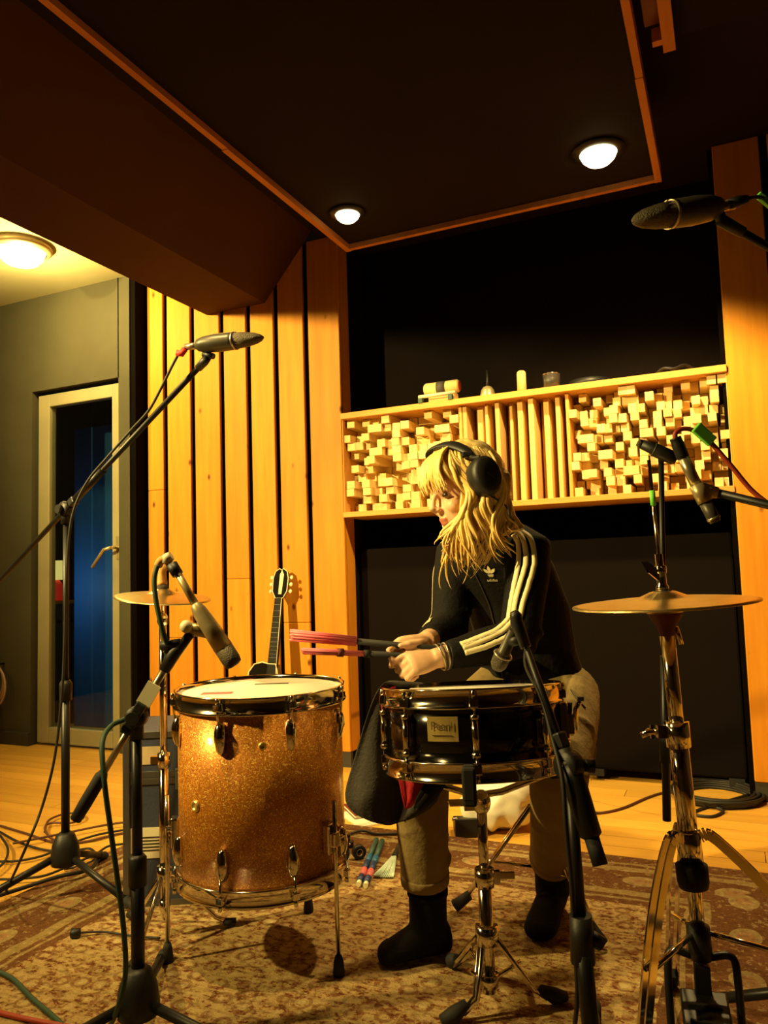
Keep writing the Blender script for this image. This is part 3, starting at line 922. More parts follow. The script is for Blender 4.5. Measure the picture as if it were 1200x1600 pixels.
co_ = cl_.build('memory_clamp', 'chrome', hh)
wn = MB(); wn.tube([hp_(.605)-RH*.038, hp_(.605)-RH*.056, hp_(.598)-RH*.072], [.006, .007, .006], 8); wn.box(hp_(.605)-RH*.05, (.006, .006, .026), (RH, FH, UZ))
wn.build('wing_screw', 'chrome', co_)
MB().lathe([(0, -.06), (.012, -.06), (.017, -.03), (.030, -.010), (.034, 0), (.034, .006), (0, .006)], hp_(Z-.022), hax, 24).build('seat_cup', 'maroon_cover', hh)
MB().tube([hp_(Z-.05)+RH*.02, hp_(Z-.085)+RH*.026], [.004, .005], 8).build('tilt_screw', 'chrome', hh)
MB().tube([hp_(Z-.1), hp_(Z+.285)], .0037, 10).build('pull_rod', 'chrome', hh)
MB().tube([hp_(.16), hp_(.36)], .0045, 8).build('pull_rod', 'chrome', hh)
# clutch
clu = MB(); clu.lathe([(0, .022), (.012, .022), (.013, .030), (.010, .034), (.010, .055), (.012, .058), (.012, .07), (.0075, .072), (.0075, .095), (0, .095)], hp_(Z), hax, 18)
ck = clu.build('clutch', 'chrome', hh)
WB = [q-FH*.008 for q in (hp_(Z+.054)-RH*.006+UZ*.010, hp_(Z+.046)-RH*.006-UZ*.006, hp_(Z+.058)-RH*.026, hp_(Z+.080)-RH*.036, hp_(Z+.080)-RH*.026)]
MB().add(*[[*WB, *(q+FH*.008 for q in WB)], [(0, 1, 2, 3, 4), (9, 8, 7, 6, 5), (0, 5, 6, 1), (1, 6, 7, 2), (2, 7, 8, 3), (3, 8, 9, 4), (4, 9, 5, 0)]]).build('wing_bolt', 'chrome', ck)
MB().lathe([(0, .012), (.018, .012), (.018, .022), (0, .022)], hp_(Z), hax, 20).build('felt_washer', 'black_rubber', hh)
MB().lathe([(.0042, -.012), (.0058, -.012), (.0058, .018), (.0042, .018)], hp_(Z+.205), hax, 10).build('tape_wrap', 'green_tape', hh)
# tripod
blk = MB(); blk.lathe([(.013, -.022), (.027, -.022), (.030, -.010), (.030, .020), (.022, .024), (.013, .024)], hp_(.33), hax, 20); blk.build('rubber_collar', 'black_rubber', hh)
MB().lathe([(.013, 0), (.023, 0), (.023, .055), (.018, .06), (.013, .06)], hp_(.355), hax, 20).build('leg_collar', 'chrome', hh)
for a, R in ((-62, .18), (178, .22), (75, .28)):
    ar = radians(a); rd = radial(ar); tx = UZ.cross(rd)
    t0 = hp_(.405)+rd*.022; foot = polar(hp_(.0), ar, R, RZ+.014)
    mid = t0.lerp(foot, .45)+UZ*.04+rd*.02
    for s in (-1, 1):
        pth = smoothpath([t0+tx*.008*s, t0+rd*.03-UZ*.006+tx*.008*s, mid+tx*.009*s, foot+UZ*.02+tx*.008*s], 5)
        lg = MB()
        for i in range(len(pth)-1):
            d = (pth[i+1]-pth[i]); L = d.length; d = d/L; nn = tx.cross(d)
            lg.box((pth[i]+pth[i+1])/2, (.0035, L*1.04, .018), (tx, d, nn))
        lg.build('leg', 'chrome', hh)
    MB().tube([foot+UZ*.026-rd*.02, foot, foot+rd*.022-UZ*.004], [.010, .015, .009], 12).build('rubber_foot', 'black_rubber', hh)
    MB().tube([hp_(.225)+rd*.016, mid.lerp(foot, .35)], .0055, 8).build('brace', 'chrome', hh)
# lower hub, frame and foot board
MB().lathe([(.0, -.03), (.020, -.03), (.022, -.01), (.022, .03), (.014, .036), (0, .036)], hp_(.205), hax, 18).build('lower_hub', 'black_plastic', hh)
pd = (-FH*.92 - RH*.28).normalized(); px_ = UZ.cross(pd)
b0 = hp_(.18)
for s in (-1, 1):
    MB().tube(smoothpath([b0+px_*(.018*s), b0+px_*(.055*s)+UZ*.004, b0+px_*(.062*s)-UZ*.04+pd*.01, b0+px_*(.062*s)+pd*.03-UZ*(b0.z-RZ-.012)], 6), .0075, 10).build('frame_bow', 'black_metal', hh)
MB().box(b0-UZ*.05, (.03, .022, .07), (px_, pd, UZ)).build('chain_link', 'black_metal', hh, bevel=.003)
pdn = (pd*.97-UZ*.24).normalized()
brd_ = MB(); brd_.box(b0-UZ*.07+pdn*.12, (.085, .25, .012), (px_, pdn, px_.cross(pdn))); brd_.build('foot_board', 'black_metal', hh, bevel=.004)
for i in range(5):
    MB().box(b0-UZ*.062+pdn*(.04+.04*i), (.06, .006, .006), (px_, pdn, px_.cross(pdn))).build('grip_bar', 'black_rubber', hh)
MB().box(V((b0.x, b0.y, RZ+.010))+pd*.24, (.08, .05, .018), (px_, pd, UZ)).build('heel_plate', 'black_metal', hh, bevel=.004)

def cymbal(name, c, ax, R, bell, rise, label, group=None, flip=1, mt='brass_cymbal', holes=True):
    c = V(c)
    prof = []
    for i in range(15):
        r = R*(1-i/14); u = r/R
        hgt = rise*(1-u**1.6)+(bell*max(0, 1-(u/.24)**2)**.6 if u < .24 else 0)
        prof.append((r, hgt*flip))
    prof2 = [(r, h-.0016*flip) for r, h in prof]
    mbb = MB(); full = prof2[::-1]+prof
    if flip < 0: full = full[::-1]
    mbb.lathe(full, c, ax, 64)
    return mbb.build(name, mt, origin=c, label=label, category='cymbal', **({'group': group} if group else {}))


hcx = (UZ*1.0 - RH*.035 + FH*.035).normalized()
hcx = (UZ + RH*-.045 - FH*.02).normalized()
cymbal('hi_hat_cymbal', hp_(Z-.002), hcx, .178, .013, .012, 'brass hi hat cymbal, upper one of the closed pair', 'closed hi hat pair')
cymbal('hi_hat_cymbal', hp_(Z-.005), hcx, .178, .011, .012, 'brass hi hat cymbal, lower one of the closed pair', 'closed hi hat pair', -1)

# ---------------------------------------------------------------- splash cymbal on its own stand, behind the tom
P = at(254, 934, 2.06)
sc_ = V((P.x, P.y, 0))
cs = thing('cymbal_stand', 'slim chrome cymbal stand left of the gold tom', 'stand', sc_+V((0, 0, RZ)))
MB().tube([sc_+V((0, 0, .09)), sc_+V((0, 0, .46))], .0125, 16).build('lower_tube', 'chrome', cs)
MB().tube([sc_+V((0, 0, .44)), sc_+V((0, 0, P.z-.06))], .0095, 14).build('upper_tube', 'chrome', cs)
j = MB(); j.lathe([(.009, -.018), (.0165, -.018), (.0165, .018), (.009, .018)], sc_+V((0, 0, .46)), n=18); j.box(sc_+V((0, 0, .46))-RH*.024, (.02, .01, .02), (RH, FH, UZ)); j.build('clamp', 'chrome', cs)
tl = MB(); tl.ell(sc_+V((0, 0, P.z-.06)), (.015, .015, .02)); tl.tube([sc_+V((0, 0, P.z-.05)), P+V((0, 0, .055))], .0042, 8); tl.build('tilter', 'chrome', cs)
MB().lathe([(0, .016), (.015, .016), (.015, .034), (0, .034)], P, n=16).build('felt_washer', 'cloth_grey', cs)
MB().lathe([(0, .034), (.012, .034), (.013, .042), (.010, .068), (.014, .075), (.009, .088), (0, .09)], P, n=16).build('wing_nut', 'felt_orange', cs)
for a in (-12, 108, 228):
    ar = radians(a); rd = radial(ar)
    MB().tube([sc_+V((0, 0, .17))+rd*.012, polar(sc_, ar, .13, RZ+.03), polar(sc_, ar, .165, RZ+.012)], .006, 8).build('leg', 'chrome', cs)
    MB().tube([polar(sc_, ar, .15, RZ+.016), polar(sc_, ar, .18, RZ+.011)], [.009, .010], 10).build('rubber_foot', 'black_rubber', cs)
MB().lathe([(.011, -.02), (.020, -.02), (.020, .02), (.011, .02)], sc_+V((0, 0, .17)), n=16).build('leg_collar', 'chrome', cs)
MB().lathe([(0, -.035), (.007, -.03), (.014, .0), (.014, .02), (0, .02)], sc_+V((0, 0, .085)), n=16).build('tube_end', 'chrome', cs)
cymbal('splash_cymbal', P, (UZ+RH*.10-FH*.10).normalized(), .126, .013, .014, 'small brass splash cymbal behind the tom microphone')

# ================================================================ microphone stands
def base_tripod(t, b, z_hub, R, angs, r_leg=.0105):
    hub = MB(); hub.lathe([(0, -.035), (.022, -.035), (.040, -.030), (.043, -.010), (.038, .025), (.026, .055), (.016, .062), (0, .062)], b+V((0, 0, z_hub)), n=20)
    hub.build('hub', 'black_plastic', t)
    for a in angs:
        ar = radians(a); rd = radial(ar)
        f = polar(b, ar, R, b.z+.014)
        MB().tube([b+V((0, 0, z_hub-.005))+rd*.02, f], r_leg, 10).build('leg', 'black_metal', t)
        d = (f-(b+V((0, 0, z_hub)))).normalized()
        MB().tube([f-d*.035, f+d*.012, f+d*.03], [r_leg+.002, r_leg+.003, r_leg-.002], 10).build('rubber_foot', 'black_rubber', t)


def clutch(t, c, d1, d2, r=.02):
    m = MB(); ax = d1.cross(d2).normalized()
    m.lathe([(0, -.016), (r*1.1, -.016), (r*1.25, -.010), (r*1.25, .010), (r*1.1, .016), (0, .016)], c, ax, 20)
    m.tube([c-d2*.045, c+d2*.01], r*.8, 12); m.tube([c-d1*.03, c+d1*.03], r*.75, 12)
    o = m.build('boom_clutch', 'black_plastic', t)
    MB().tube([c+ax*.016, c+ax*.03], [.012, .014], 10).build('clutch_knob', 'black_plastic', o)
    MB().lathe([(0, 0), (.008, 0), (.008, .002), (0, .002)], c-ax*.0162, -ax, 14).build('clutch_cap', 'mic_silver', o)
    MB().box(c+d1*.045, (.024, .024, .03), (ax, d1.cross(ax), d1)).build('boom_collar', 'black_plastic', o, bevel=.004)
    return o


def long_mic(t, tail, tip, r=.026):
    """slender tapered large microphone body from tail (connector) to nose"""
    d = (tip-tail).normalized(); L = (tip-tail).length
    x = (RH*0+UZ).cross(d).normalized(); y = d.cross(x)
    def ring(s, a, b): return [tail+d*(L*s)+x*(a*cos(q))+y*(b*sin(q)) for q in [2*pi*i/18 for i in range(18)]]
    body = MB(); body.loft([ring(.06, r*.45, r*.4), ring(.09, r*.75, r*.6), ring(.18, r*1.0, r*.8), ring(.35, r*1.12, r*.9), ring(.55, r*1.10, r*.86), ring(.60, r*1.08, r*.84)])
    body.build('body', 'mic_grey', t)
    gr = MB(); gr.loft([ring(.60, r*1.05, r*.80), ring(.75, r*.98, r*.72), ring(.88, r*.78, r*.56), ring(.96, r*.50, r*.34), ring(1.0, r*.15, r*.1)])
    gr.build('grille', 'mic_mesh', t)
    MB().loft([ring(.585, r*1.12, r*.885), ring(.615, r*1.12, r*.885)]).build('ring', 'mic_silver', t)
    MB().box(tail+d*(L*.45)+y*(r*.86), (r*.5, L*.35, .002), (x, d, y)).build('name_strip', 'mic_champagne', t)
    MB().tube([tail-d*.02, tail+d*(L*.09)], [.0085, .0095], 14).build('connector', 'mic_silver', t)
    return d


def cable(name, mt, pts, r, label, group=None, sub=6):
    tg = dict(label=label, category='cable')
    if group: tg['group'] = group
    p = smoothpath(pts, sub)
    return MB().tube(p, r, 8).build(name, mt, origin=p[0], **tg)


# --- A: overhead stand at the left
bA = onz(102, 1398, RZ)
hubA = bA
tA = thing('microphone_stand', 'tall black boom stand at far left reaching up across the door', 'stand', bA)
clA = at(113, 782, 2.13)
base_tripod(tA, bA, .12, .28, (-60, 62, 178))
topA = V((bA.x, bA.y, clA.z-.03))
MB().tube([bA+V((0, 0, .15)), bA+V((0, 0, .60))], .0125, 14).build('lower_pole', 'black_metal', tA)
MB().tube([bA+V((0, 0, .58)), topA], .0095, 12).build('upper_pole', 'black_metal', tA)
MB().lathe([(.010, -.03), (.018, -.03), (.019, .02), (.013, .03), (.010, .03)], bA+V((0, 0, .60)), n=16).build('height_collar', 'black_plastic', tA)
cA = topA+V((0, 0, .03))
e1A = at(322, 562, 2.02)
dA = (e1A-cA).normalized()
MB().tube([cA-dA*.56, e1A], .0080, 12).build('boom_arm', 'black_metal', tA)
MB().tube([cA+dA*.05, cA+dA*.22], .0115, 12).build('boom_sleeve', 'black_metal', tA)
clutch(tA, cA, dA, UZ)
MB().tube([e1A-dA*.035, e1A-dA*.006, e1A+dA*.01], [.011, .012, .009], 12).build('boom_tip', 'black_plastic', tA)
mtail, mtip = at(300, 541, 2.02), at(412, 527, 1.98)
mA = thing('overhead_microphone', 'dark tapered microphone on the boom before the pine boards', 'microphone', mtail)
dm = long_mic(mA, mtail, mtip)
MB().tube([e1A+dA*.006, at(322, 548, 2.02), at(324, 543, 2.02)], [.007, .008, .006], 10).build('swivel_mount', 'black_plastic', mA)
MB().tube([at(318, 553, 2.02), at(334, 557, 2.01)], [.009, .008], 10).build('mount_knob', 'black_plastic', mA)
MB().tube([at(276, 551, 2.02), at(284, 553, 2.02), at(289, 545, 2.02)], .0085, 10).build('cable_tape', 'red_tape', mA)
cable('microphone_cable', 'cable_black', [at(298, 541, 2.02), at(284, 547, 2.02), at(272, 566, 2.03), at(250, 610, 2.04), at(232, 642, 2.055), at(205, 672, 2.075), at(170, 712, 2.09), at(135, 755, 2.11), at(112, 810, 2.11), at(104, 900, 2.11), at(101, 1000, 2.11), at(97, 1080, 2.10), at(86, 1180, 2.09), at(66, 1260, 2.08), at(38, 1330, 2.05), onz(8, 1395, .012)], .0038, 'thin dark cable running from the left overhead microphone down its pole')

# --- C: tom microphone on a short boom stand
hubC = at(216, 1572, 1.545)
bC = V((hubC.x, hubC.y, RZ))
tC = thing('microphone_stand', 'short black boom stand in the left foreground holding the tom microphone', 'stand', bC)
base_tripod(tC, bC, max(.085, hubC.z), .33, (68, -55, 188))
cC = at(206, 1128, 1.56); topC = V((bC.x, bC.y, cC.z-.03))
MB().tube([bC+V((0, 0, .11)), bC+V((0, 0, .34))], .0135, 14).build('lower_pole', 'black_metal', tC)
MB().tube([bC+V((0, 0, .32)), topC], .0105, 12).build('upper_pole', 'black_metal', tC)
MB().lathe([(.010, -.03), (.0185, -.03), (.0185, .025), (.013, .032), (.010, .032)], bC+V((0, 0, .335)), n=16).build('height_collar', 'black_plastic', tC)
cC = topC+V((0, 0, .035))
eC = at(268, 1028, 1.60); dC = (eC-cC).normalized()
MB().tube([cC, eC], .0072, 12).build('boom_arm', 'mic_silver', tC)
gC = cC-dC*.24; dg_ = (gC-cC).normalized()
MB().tube([gC, gC-dg_*.035, gC-dg_*.10, gC-dg_*.11], [.012, .0135, .0135, .009], 14).build('counter_grip', 'black_rubber', tC)
MB().tube([gC-dg_*.10, cC], .0072, 12).build('boom_rear', 'mic_silver', tC)
clutch(tC, cC, dC, UZ, .018)
ang = dC.cross(FH).normalized()
MB().box(cC+dC*.055+FH*-.013, (.030, .048, .003), (dC.cross(-FH).normalized(), dC, -FH)).build('paper_label', 'paper_tape', tC)
MB().box(cC+dC*.0-FH*.022, (.022, .07, .012), (dC.cross(-FH).normalized(), dC, -FH)).build('clamp_plate', 'black_plastic', tC, bevel=.003)
MB().tube([eC-dC*.03, eC+dC*.012, at(287, 1005, 1.60), at(297, 990, 1.60)], [.012, .014, .010, .010], 12).build('boom_tip', 'black_plastic', tC)
MB().tube([at(282, 1004, 1.60), at(252, 1010, 1.60)], [.009, .011], 10).build('tip_knob', 'black_plastic', tC)
# microphone
mC = thing('tom_microphone', 'long champagne coloured microphone angled down over the gold tom', 'microphone', at(305, 945, 1.60))
a0, a1, a2 = at(276, 893, 1.615), at(306, 946, 1.60), at(367, 1040, 1.58)
dm = (a2-a1).normalized()
MB().tube([a0, a1], [.0075, .0085], 14).build('stem', 'mic_champagne', mC)
x = dm.cross(-FH).normalized(); y = dm.cross(x)
L = (a2-a1).length
def rg(s, a, b): return [a1+dm*(L*s)+x*(a*cos(q))+y*(b*sin(q)) for q in [2*pi*i/20 for i in range(20)]]
MB().loft([rg(-.03, .008, .008), rg(.0, .012, .012), rg(.1, .0155, .015), rg(.35, .0185, .0175), rg(.72, .0200, .019)]).build('body', 'mic_champagne', mC)
MB().loft([rg(.72, .0196, .0186), rg(.9, .0196, .0186), rg(.98, .017, .016), rg(1.0, .010, .010)]).build('grille', 'mic_mesh', mC)
MB().tube([at(293, 980, 1.60), at(308, 984, 1.60), at(330, 992, 1.60)], [.011, .014, .010], 12).build('clip', 'mic_champagne', mC)
MB().ell(at(291, 979, 1.59), .0135).build('clip_knob', 'mic_cream', mC)
# connector with its boot and cap
MB().tube([at(268, 882, 1.62), at(278, 898, 1.615)], [.0125, .012], 12).build('connector', 'black_plastic', mC)
MB().tube([at(259, 880, 1.62), at(262, 872, 1.62), at(268, 868, 1.62)], [.010, .0125, .010], 12).build('connector_cap', 'mic_cream', mC)
MB().tube(smoothpath([at(266, 876, 1.62), at(253, 875, 1.62), at(246, 886, 1.62)], 4), [.009]*8+[.007], 10).build('cable_boot', 'felt_orange', mC)
cable('microphone_cable', 'cable_green', [at(246, 884, 1.61), at(241, 905, 1.60), at(244, 940, 1.59), at(254, 985, 1.585), at(262, 1015, 1.60), at(252, 1050, 1.62), at(228, 1085, 1.62), at(200, 1120, 1.60), at(174, 1134, 1.54), at(160, 1160, 1.49), at(163, 1220, 1.46), at(172, 1290, 1.46), at(183, 1370, 1.46), at(193, 1450, 1.46), at(196, 1520, 1.47), at(184, 1575, 1.48), onz(165, 1610, .014), onz(120, 1640, .014)], .0052, 'dark green cable hanging from the tom microphone boom to the rug')

# --- D: snare microphone on a black boom stand, nearest the camera
pD = at(917, 1580, 1.31)
bD = V((pD.x, pD.y, RZ)) + RH*.006
tD = thing('microphone_stand', 'black boom stand in front of the snare drum and right leg', 'stand', bD)
cD = at(889, 1196, 1.40)
base_tripod(tD, bD, .055, .30, (-75, 45, 165))
topD = cD-UZ*.02
MB().tube([bD+V((0, 0, .12)), bD.lerp(topD, .52)], .0150, 14).build('lower_pole', 'black_metal', tD)
MB().tube([bD.lerp(topD, .50), topD], .0105, 12).build('upper_pole', 'black_metal', tD)
pc_ = bD.lerp(topD, .52)
MB().tube([pc_-UZ*.05, pc_+UZ*.03], [.0215, .0195], 14).build('height_collar', 'black_plastic', tD)
MB().tube([pc_-UZ*.005+RH*.015, pc_-UZ*.02+RH*.034], [.011, .013], 10).build('collar_knob', 'black_plastic', tD)
eD = at(812, 985, 1.50); dD = (eD-cD).normalized()
MB().tube([cD, eD], .0070, 12).build('boom_arm', 'black_metal', tD)
kD = at(938, 1352, 1.33); dk = (kD-cD).normalized()
MB().tube([cD, cD+dk*.03, cD+dk*.12, cD+dk*.125], [.020, .022, .020, .014], 14).build('boom_sleeve', 'black_metal', tD)
MB().tube([cD+dk*.12, kD], .0135, 14).build('counter_grip', 'black_rubber', tD)
clutch(tD, cD, dD, UZ, .022)
MB().tube([cD+RH*.02, cD+RH*.045-UZ*.002], [.010, .014], 12).build('boom_knob', 'black_plastic', tD)
MB().tube([eD-dD*.035, eD+dD*.018, at(806, 962, 1.505), at(803, 955, 1.505)], [.011, .013, .012, .008], 12).build('boom_tip', 'black_plastic', tD)
mD = thing('snare_microphone', 'small black microphone pointing down at the snare drum', 'microphone', at(806, 985, 1.52))
m0, m1 = at(803, 985, 1.52), at(776, 1045, 1.55)
dm = (m1-m0).normalized()
MB().tube([m0, m0.lerp(m1, .55), m0.lerp(m1, .62)], [.0105, .0125, .0165], 14).build('body', 'mic_grey', mD)
MB().tube([m0.lerp(m1, .62), m0.lerp(m1, .9), m1], [.0175, .0165, .011], 14).build('grille', 'mic_mesh', mD)
MB().torus(m0.lerp(m1, .63), dm, .0178, .0022).build('ring', 'mic_silver', mD)
MB().tube([at(812, 1000, 1.505), m0.lerp(m1, .3)], [.009, .011], 10).build('clip', 'black_plastic', mD)
cable('microphone_cable', 'cable_black', [m0-dm*.01, at(812, 975, 1.51), at(823, 1000, 1.495), at(822, 1040, 1.485), at(846, 1090, 1.455), at(862, 1150, 1.42), at(878, 1215, 1.37), at(884, 1290, 1.35), at(893, 1380, 1.35), at(897, 1470, 1.345), at(902, 1560, 1.34), onz(890, 1660, .014)], .0042, 'black cable following the boom of the snare microphone')

# --- E: hi hat microphone, boom from the right
e0E, e1E = at(1104, 766, 1.40), at(1390, 834, 1.30)
bE = V((e1E.x, e1E.y, RZ))
tE = thing('microphone_stand', 'black boom arm entering from the right edge towards the hi hat', 'stand', bE)
base_tripod(tE, bE, .12, .30, (20, 140, 260))
MB().tube([bE+V((0, 0, .14)), V((bE.x, bE.y, e1E.z-.02))], .0105, 12).build('pole', 'black_metal', tE)
dE = (e0E-e1E).normalized()
MB().tube([e1E-dE*.12, e0E-dE*.006], .0078, 12).build('boom_arm', 'black_metal', tE)
clutch(tE, e1E, dE, UZ)
MB().tube([e0E-dE*.02, e0E+dE*.005, at(1098, 766, 1.40), at(1090, 770, 1.40)], [.010, .013, .012, .010], 12).build('boom_tip', 'mic_cream', tE)
mE = thing('hi_hat_microphone', 'silver pencil microphone pointing down beside the hi hat rod', 'microphone', at(1086, 762, 1.40))
q0, q1, q2 = at(1066, 712, 1.41), at(1090, 762, 1.40), at(1118, 816, 1.39)
MB().tube([q0, q1], .0105, 16).build('body', 'mic_silver', mE)
MB().tube([q1-(q1-q0).normalized()*.006, q1.lerp(q2, .42)], [.0135, .0135], 16).build('clip', 'mic_champagne', mE)
MB().tube([q1.lerp(q2, .42), q1.lerp(q2, .93), q2], [.0115, .0115, .009], 16).build('capsule', 'mic_grey', mE)
MB().tube([q1.lerp(q2, .86), q1.lerp(q2, .92)], .0122, 16).build('ring', 'mic_silver', mE)
MB().tube(smoothpath([q0+(q0-q1).normalized()*-.004, at(1059, 694, 1.41), at(1055, 684, 1.41)], 4), [.0115]*5+[.0105]*4, 12).build('connector', 'black_plastic', mE)
cable('microphone_cable', 'cable_red', [at(1055, 686, 1.41), at(1056, 676, 1.41), at(1068, 670, 1.41), at(1085, 673, 1.41), at(1105, 686, 1.41), at(1140, 725, 1.40), at(1182, 773, 1.385), at(1240, 806, 1.355), at(1380, 850, 1.31), at(1400, 1000, 1.30), onz(1420, 1560, .014)], .0045, 'red cable with green tape leaving the hi hat microphone')
gt = at(1100, 679, 1.405); gd = (at(1113, 692, 1.405)-at(1086, 668, 1.405)).normalized(); gx = gd.cross(-FH).normalized()
MB().box(gt, (.022, .042, .010), (gx, gd, gx.cross(gd))).build('cable_flag', 'green_tape', origin=gt, bevel=.002, label='bright green tape flag on the red microphone cable', category='tape')

# --- B: overhead on the right
bt, bn = at(1134, 322, 1.50), at(988, 344, 1.46)
e0B = at(1128, 345, 1.50); e1B = at(1300, 442, 1.55)
bB = V((e1B.x, e1B.y, RZ))
tB = thing('microphone_stand', 'black boom arm entering from the upper right edge', 'stand', bB)
base_tripod(tB, bB, .13, .34, (0, 120, 240))
MB().tube([bB+V((0, 0, .15)), V((bB.x, bB.y, e1B.z-.02))], .0105, 12).build('pole', 'black_metal', tB)
dB = (e0B-e1B).normalized()
MB().tube([e1B-dB*.25, e0B], .0080, 12).build('boom_arm', 'black_metal', tB)
clutch(tB, e1B, dB, UZ)
MB().tube([e0B-dB*.05, e0B+dB*.006], [.011, .012], 12).build('boom_tip', 'black_plastic', tB)
mB = thing('overhead_microphone', 'dark tapered microphone hanging in at the upper right corner', 'microphone', bt)
long_mic(mB, bt, bn, .030)
MB().tube([e0B, at(1124, 336, 1.50), at(1120, 331, 1.495)], [.010, .011, .009], 10).build('swivel_mount', 'black_plastic', mB)
MB().tube([at(1137, 320, 1.50), at(1152, 315, 1.50), at(1168, 311, 1.50)], [.0105, .011, .008], 12).build('plug', 'black_plastic', mB)
cable('microphone_cable', 'cable_black', [at(1166, 311, 1.50), at(1185, 308, 1.50), at(1203, 318, 1.51), at(1230, 360, 1.52), at(1262, 400, 1.53), at(1302, 470, 1.56), at(1310, 800, 1.56), onz(1320, 1500, .014)], .004, 'black cable with green tape at the upper right corner')
gt = at(1196, 314, 1.505); gd = (at(1205, 322, 1.505)-at(1186, 306, 1.505)).normalized(); gx = gd.cross(-FH).normalized()
MB().box(gt, (.013, .04, .010), (gx, gd, gx.cross(gd))).build('cable_flag', 'green_tape', origin=gt, bevel=.002, label='green tape flag on the cable at the upper right corner', category='tape')

# --- F: slim black rod clamped to the hi hat stand with a dark microphone
fT = at(1033, 714, 1.60); fB = at(1042, 1282, 1.585)
tF = thing('microphone_stand', 'slim black rod clamped upright behind the hi hat tube', 'stand', fB)
MB().tube([fB, fB.lerp(fT, .45)], .0085, 12).build('lower_rod', 'black_metal', tF)
MB().tube([fB.lerp(fT, .43), fT], .0055, 12).build('upper_rod', 'black_metal', tF)
MB().tube([fB.lerp(fT, .16), fB.lerp(fT, .25)], .012, 12).build('height_collar', 'black_plastic', tF)
MB().box((fB+hp_(fB.z))/2, (.05, .07, .02), (RH, FH, UZ)).build('clamp', 'black_plastic', tF, bevel=.004)
mF = thing('condenser_microphone', 'stubby black microphone on the slim rod above the hi hat', 'microphone', fT)
g0, g1 = at(1003, 694, 1.60), at(1057, 718, 1.585)
gdv = (g1-g0).normalized()
MB().tube([g0, g0.lerp(g1, .3), g0.lerp(g1, .38), g1-gdv*.006, g1], [.0105, .0115, .0145, .0145, .0105], 16).build('body', 'black_plastic', mF)
MB().tube([g0-gdv*.010, g0], [.008, .0095], 16).build('grille', 'mic_mesh', mF)
MB().torus(g0.lerp(g1, .36), gdv, .0132, .0016).build('ring', 'mic_grey', mF)
MB().tube([fT-UZ*.01, g0.lerp(g1, .55)-UZ*.004], .0065, 10).build('clip', 'black_plastic', mF)
# ================================================================ the player
def rd_(R, d, z): return RH*R + FH*d + V((0, 0, z))      # level camera-aligned placement


def axes(f, up=UZ):
    f = f.normalized(); l = up.cross(f).normalized(); return f, l, f.cross(l)     # forward, left, up


def ring(c, X, Y, a, b, n=22): return [c+X*(a*cos(2*pi*i/n))+Y*(b*sin(2*pi*i/n)) for i in range(n)]


Lhip, Rhip = rd_(.468, 2.11, .585), rd_(.318, 2.18, .585)
pel = (Lhip+Rhip)/2
Lkn, Rkn = at(874, 1205, 1.755), at(656, 1208, 1.82)
Lan, Ran = at(862, 1362, 2.06), at(668, 1408, 1.86)
Ltoe, Rtoe = onz(840, 1476, RZ), onz(592, 1508, RZ)
tf, tl_, _ = axes(-RH*.72-FH*.69)                # torso facing, her left
c0 = at(834, 1072, 2.125); c1 = at(820, 1010, 2.12); c2 = at(807, 945, 2.08); c3 = at(780, 882, 2.04); c4 = at(768, 842, 2.015); c5 = at(762, 812, 1.99)
Lsh, Rsh = c4+tl_*.122-UZ*.038, c4-tl_*.130-UZ*.040
Lel, Rel = at(811, 998, 1.83), at(703, 983, 2.02)
Lwr, Rwr = at(687, 1027, 1.775), at(668, 1001, 1.83)
Hc = at(728, 768, 1.955)
hf = (-RH*.90-FH*.38-UZ*.27).normalized()
hl = UZ.cross(hf).normalized(); hu = hf.cross(hl)
hl = (hl+UZ*.06).normalized(); hu = hf.cross(hl)
def hd(x, y, z): return Hc - hl*x + hf*y + hu*z          # head space: x her right, y forward, z up

per = thing('person', 'seated drummer with long blond hair in a black striped track jacket and khaki trousers', 'person', V((pel.x, pel.y, RZ)))

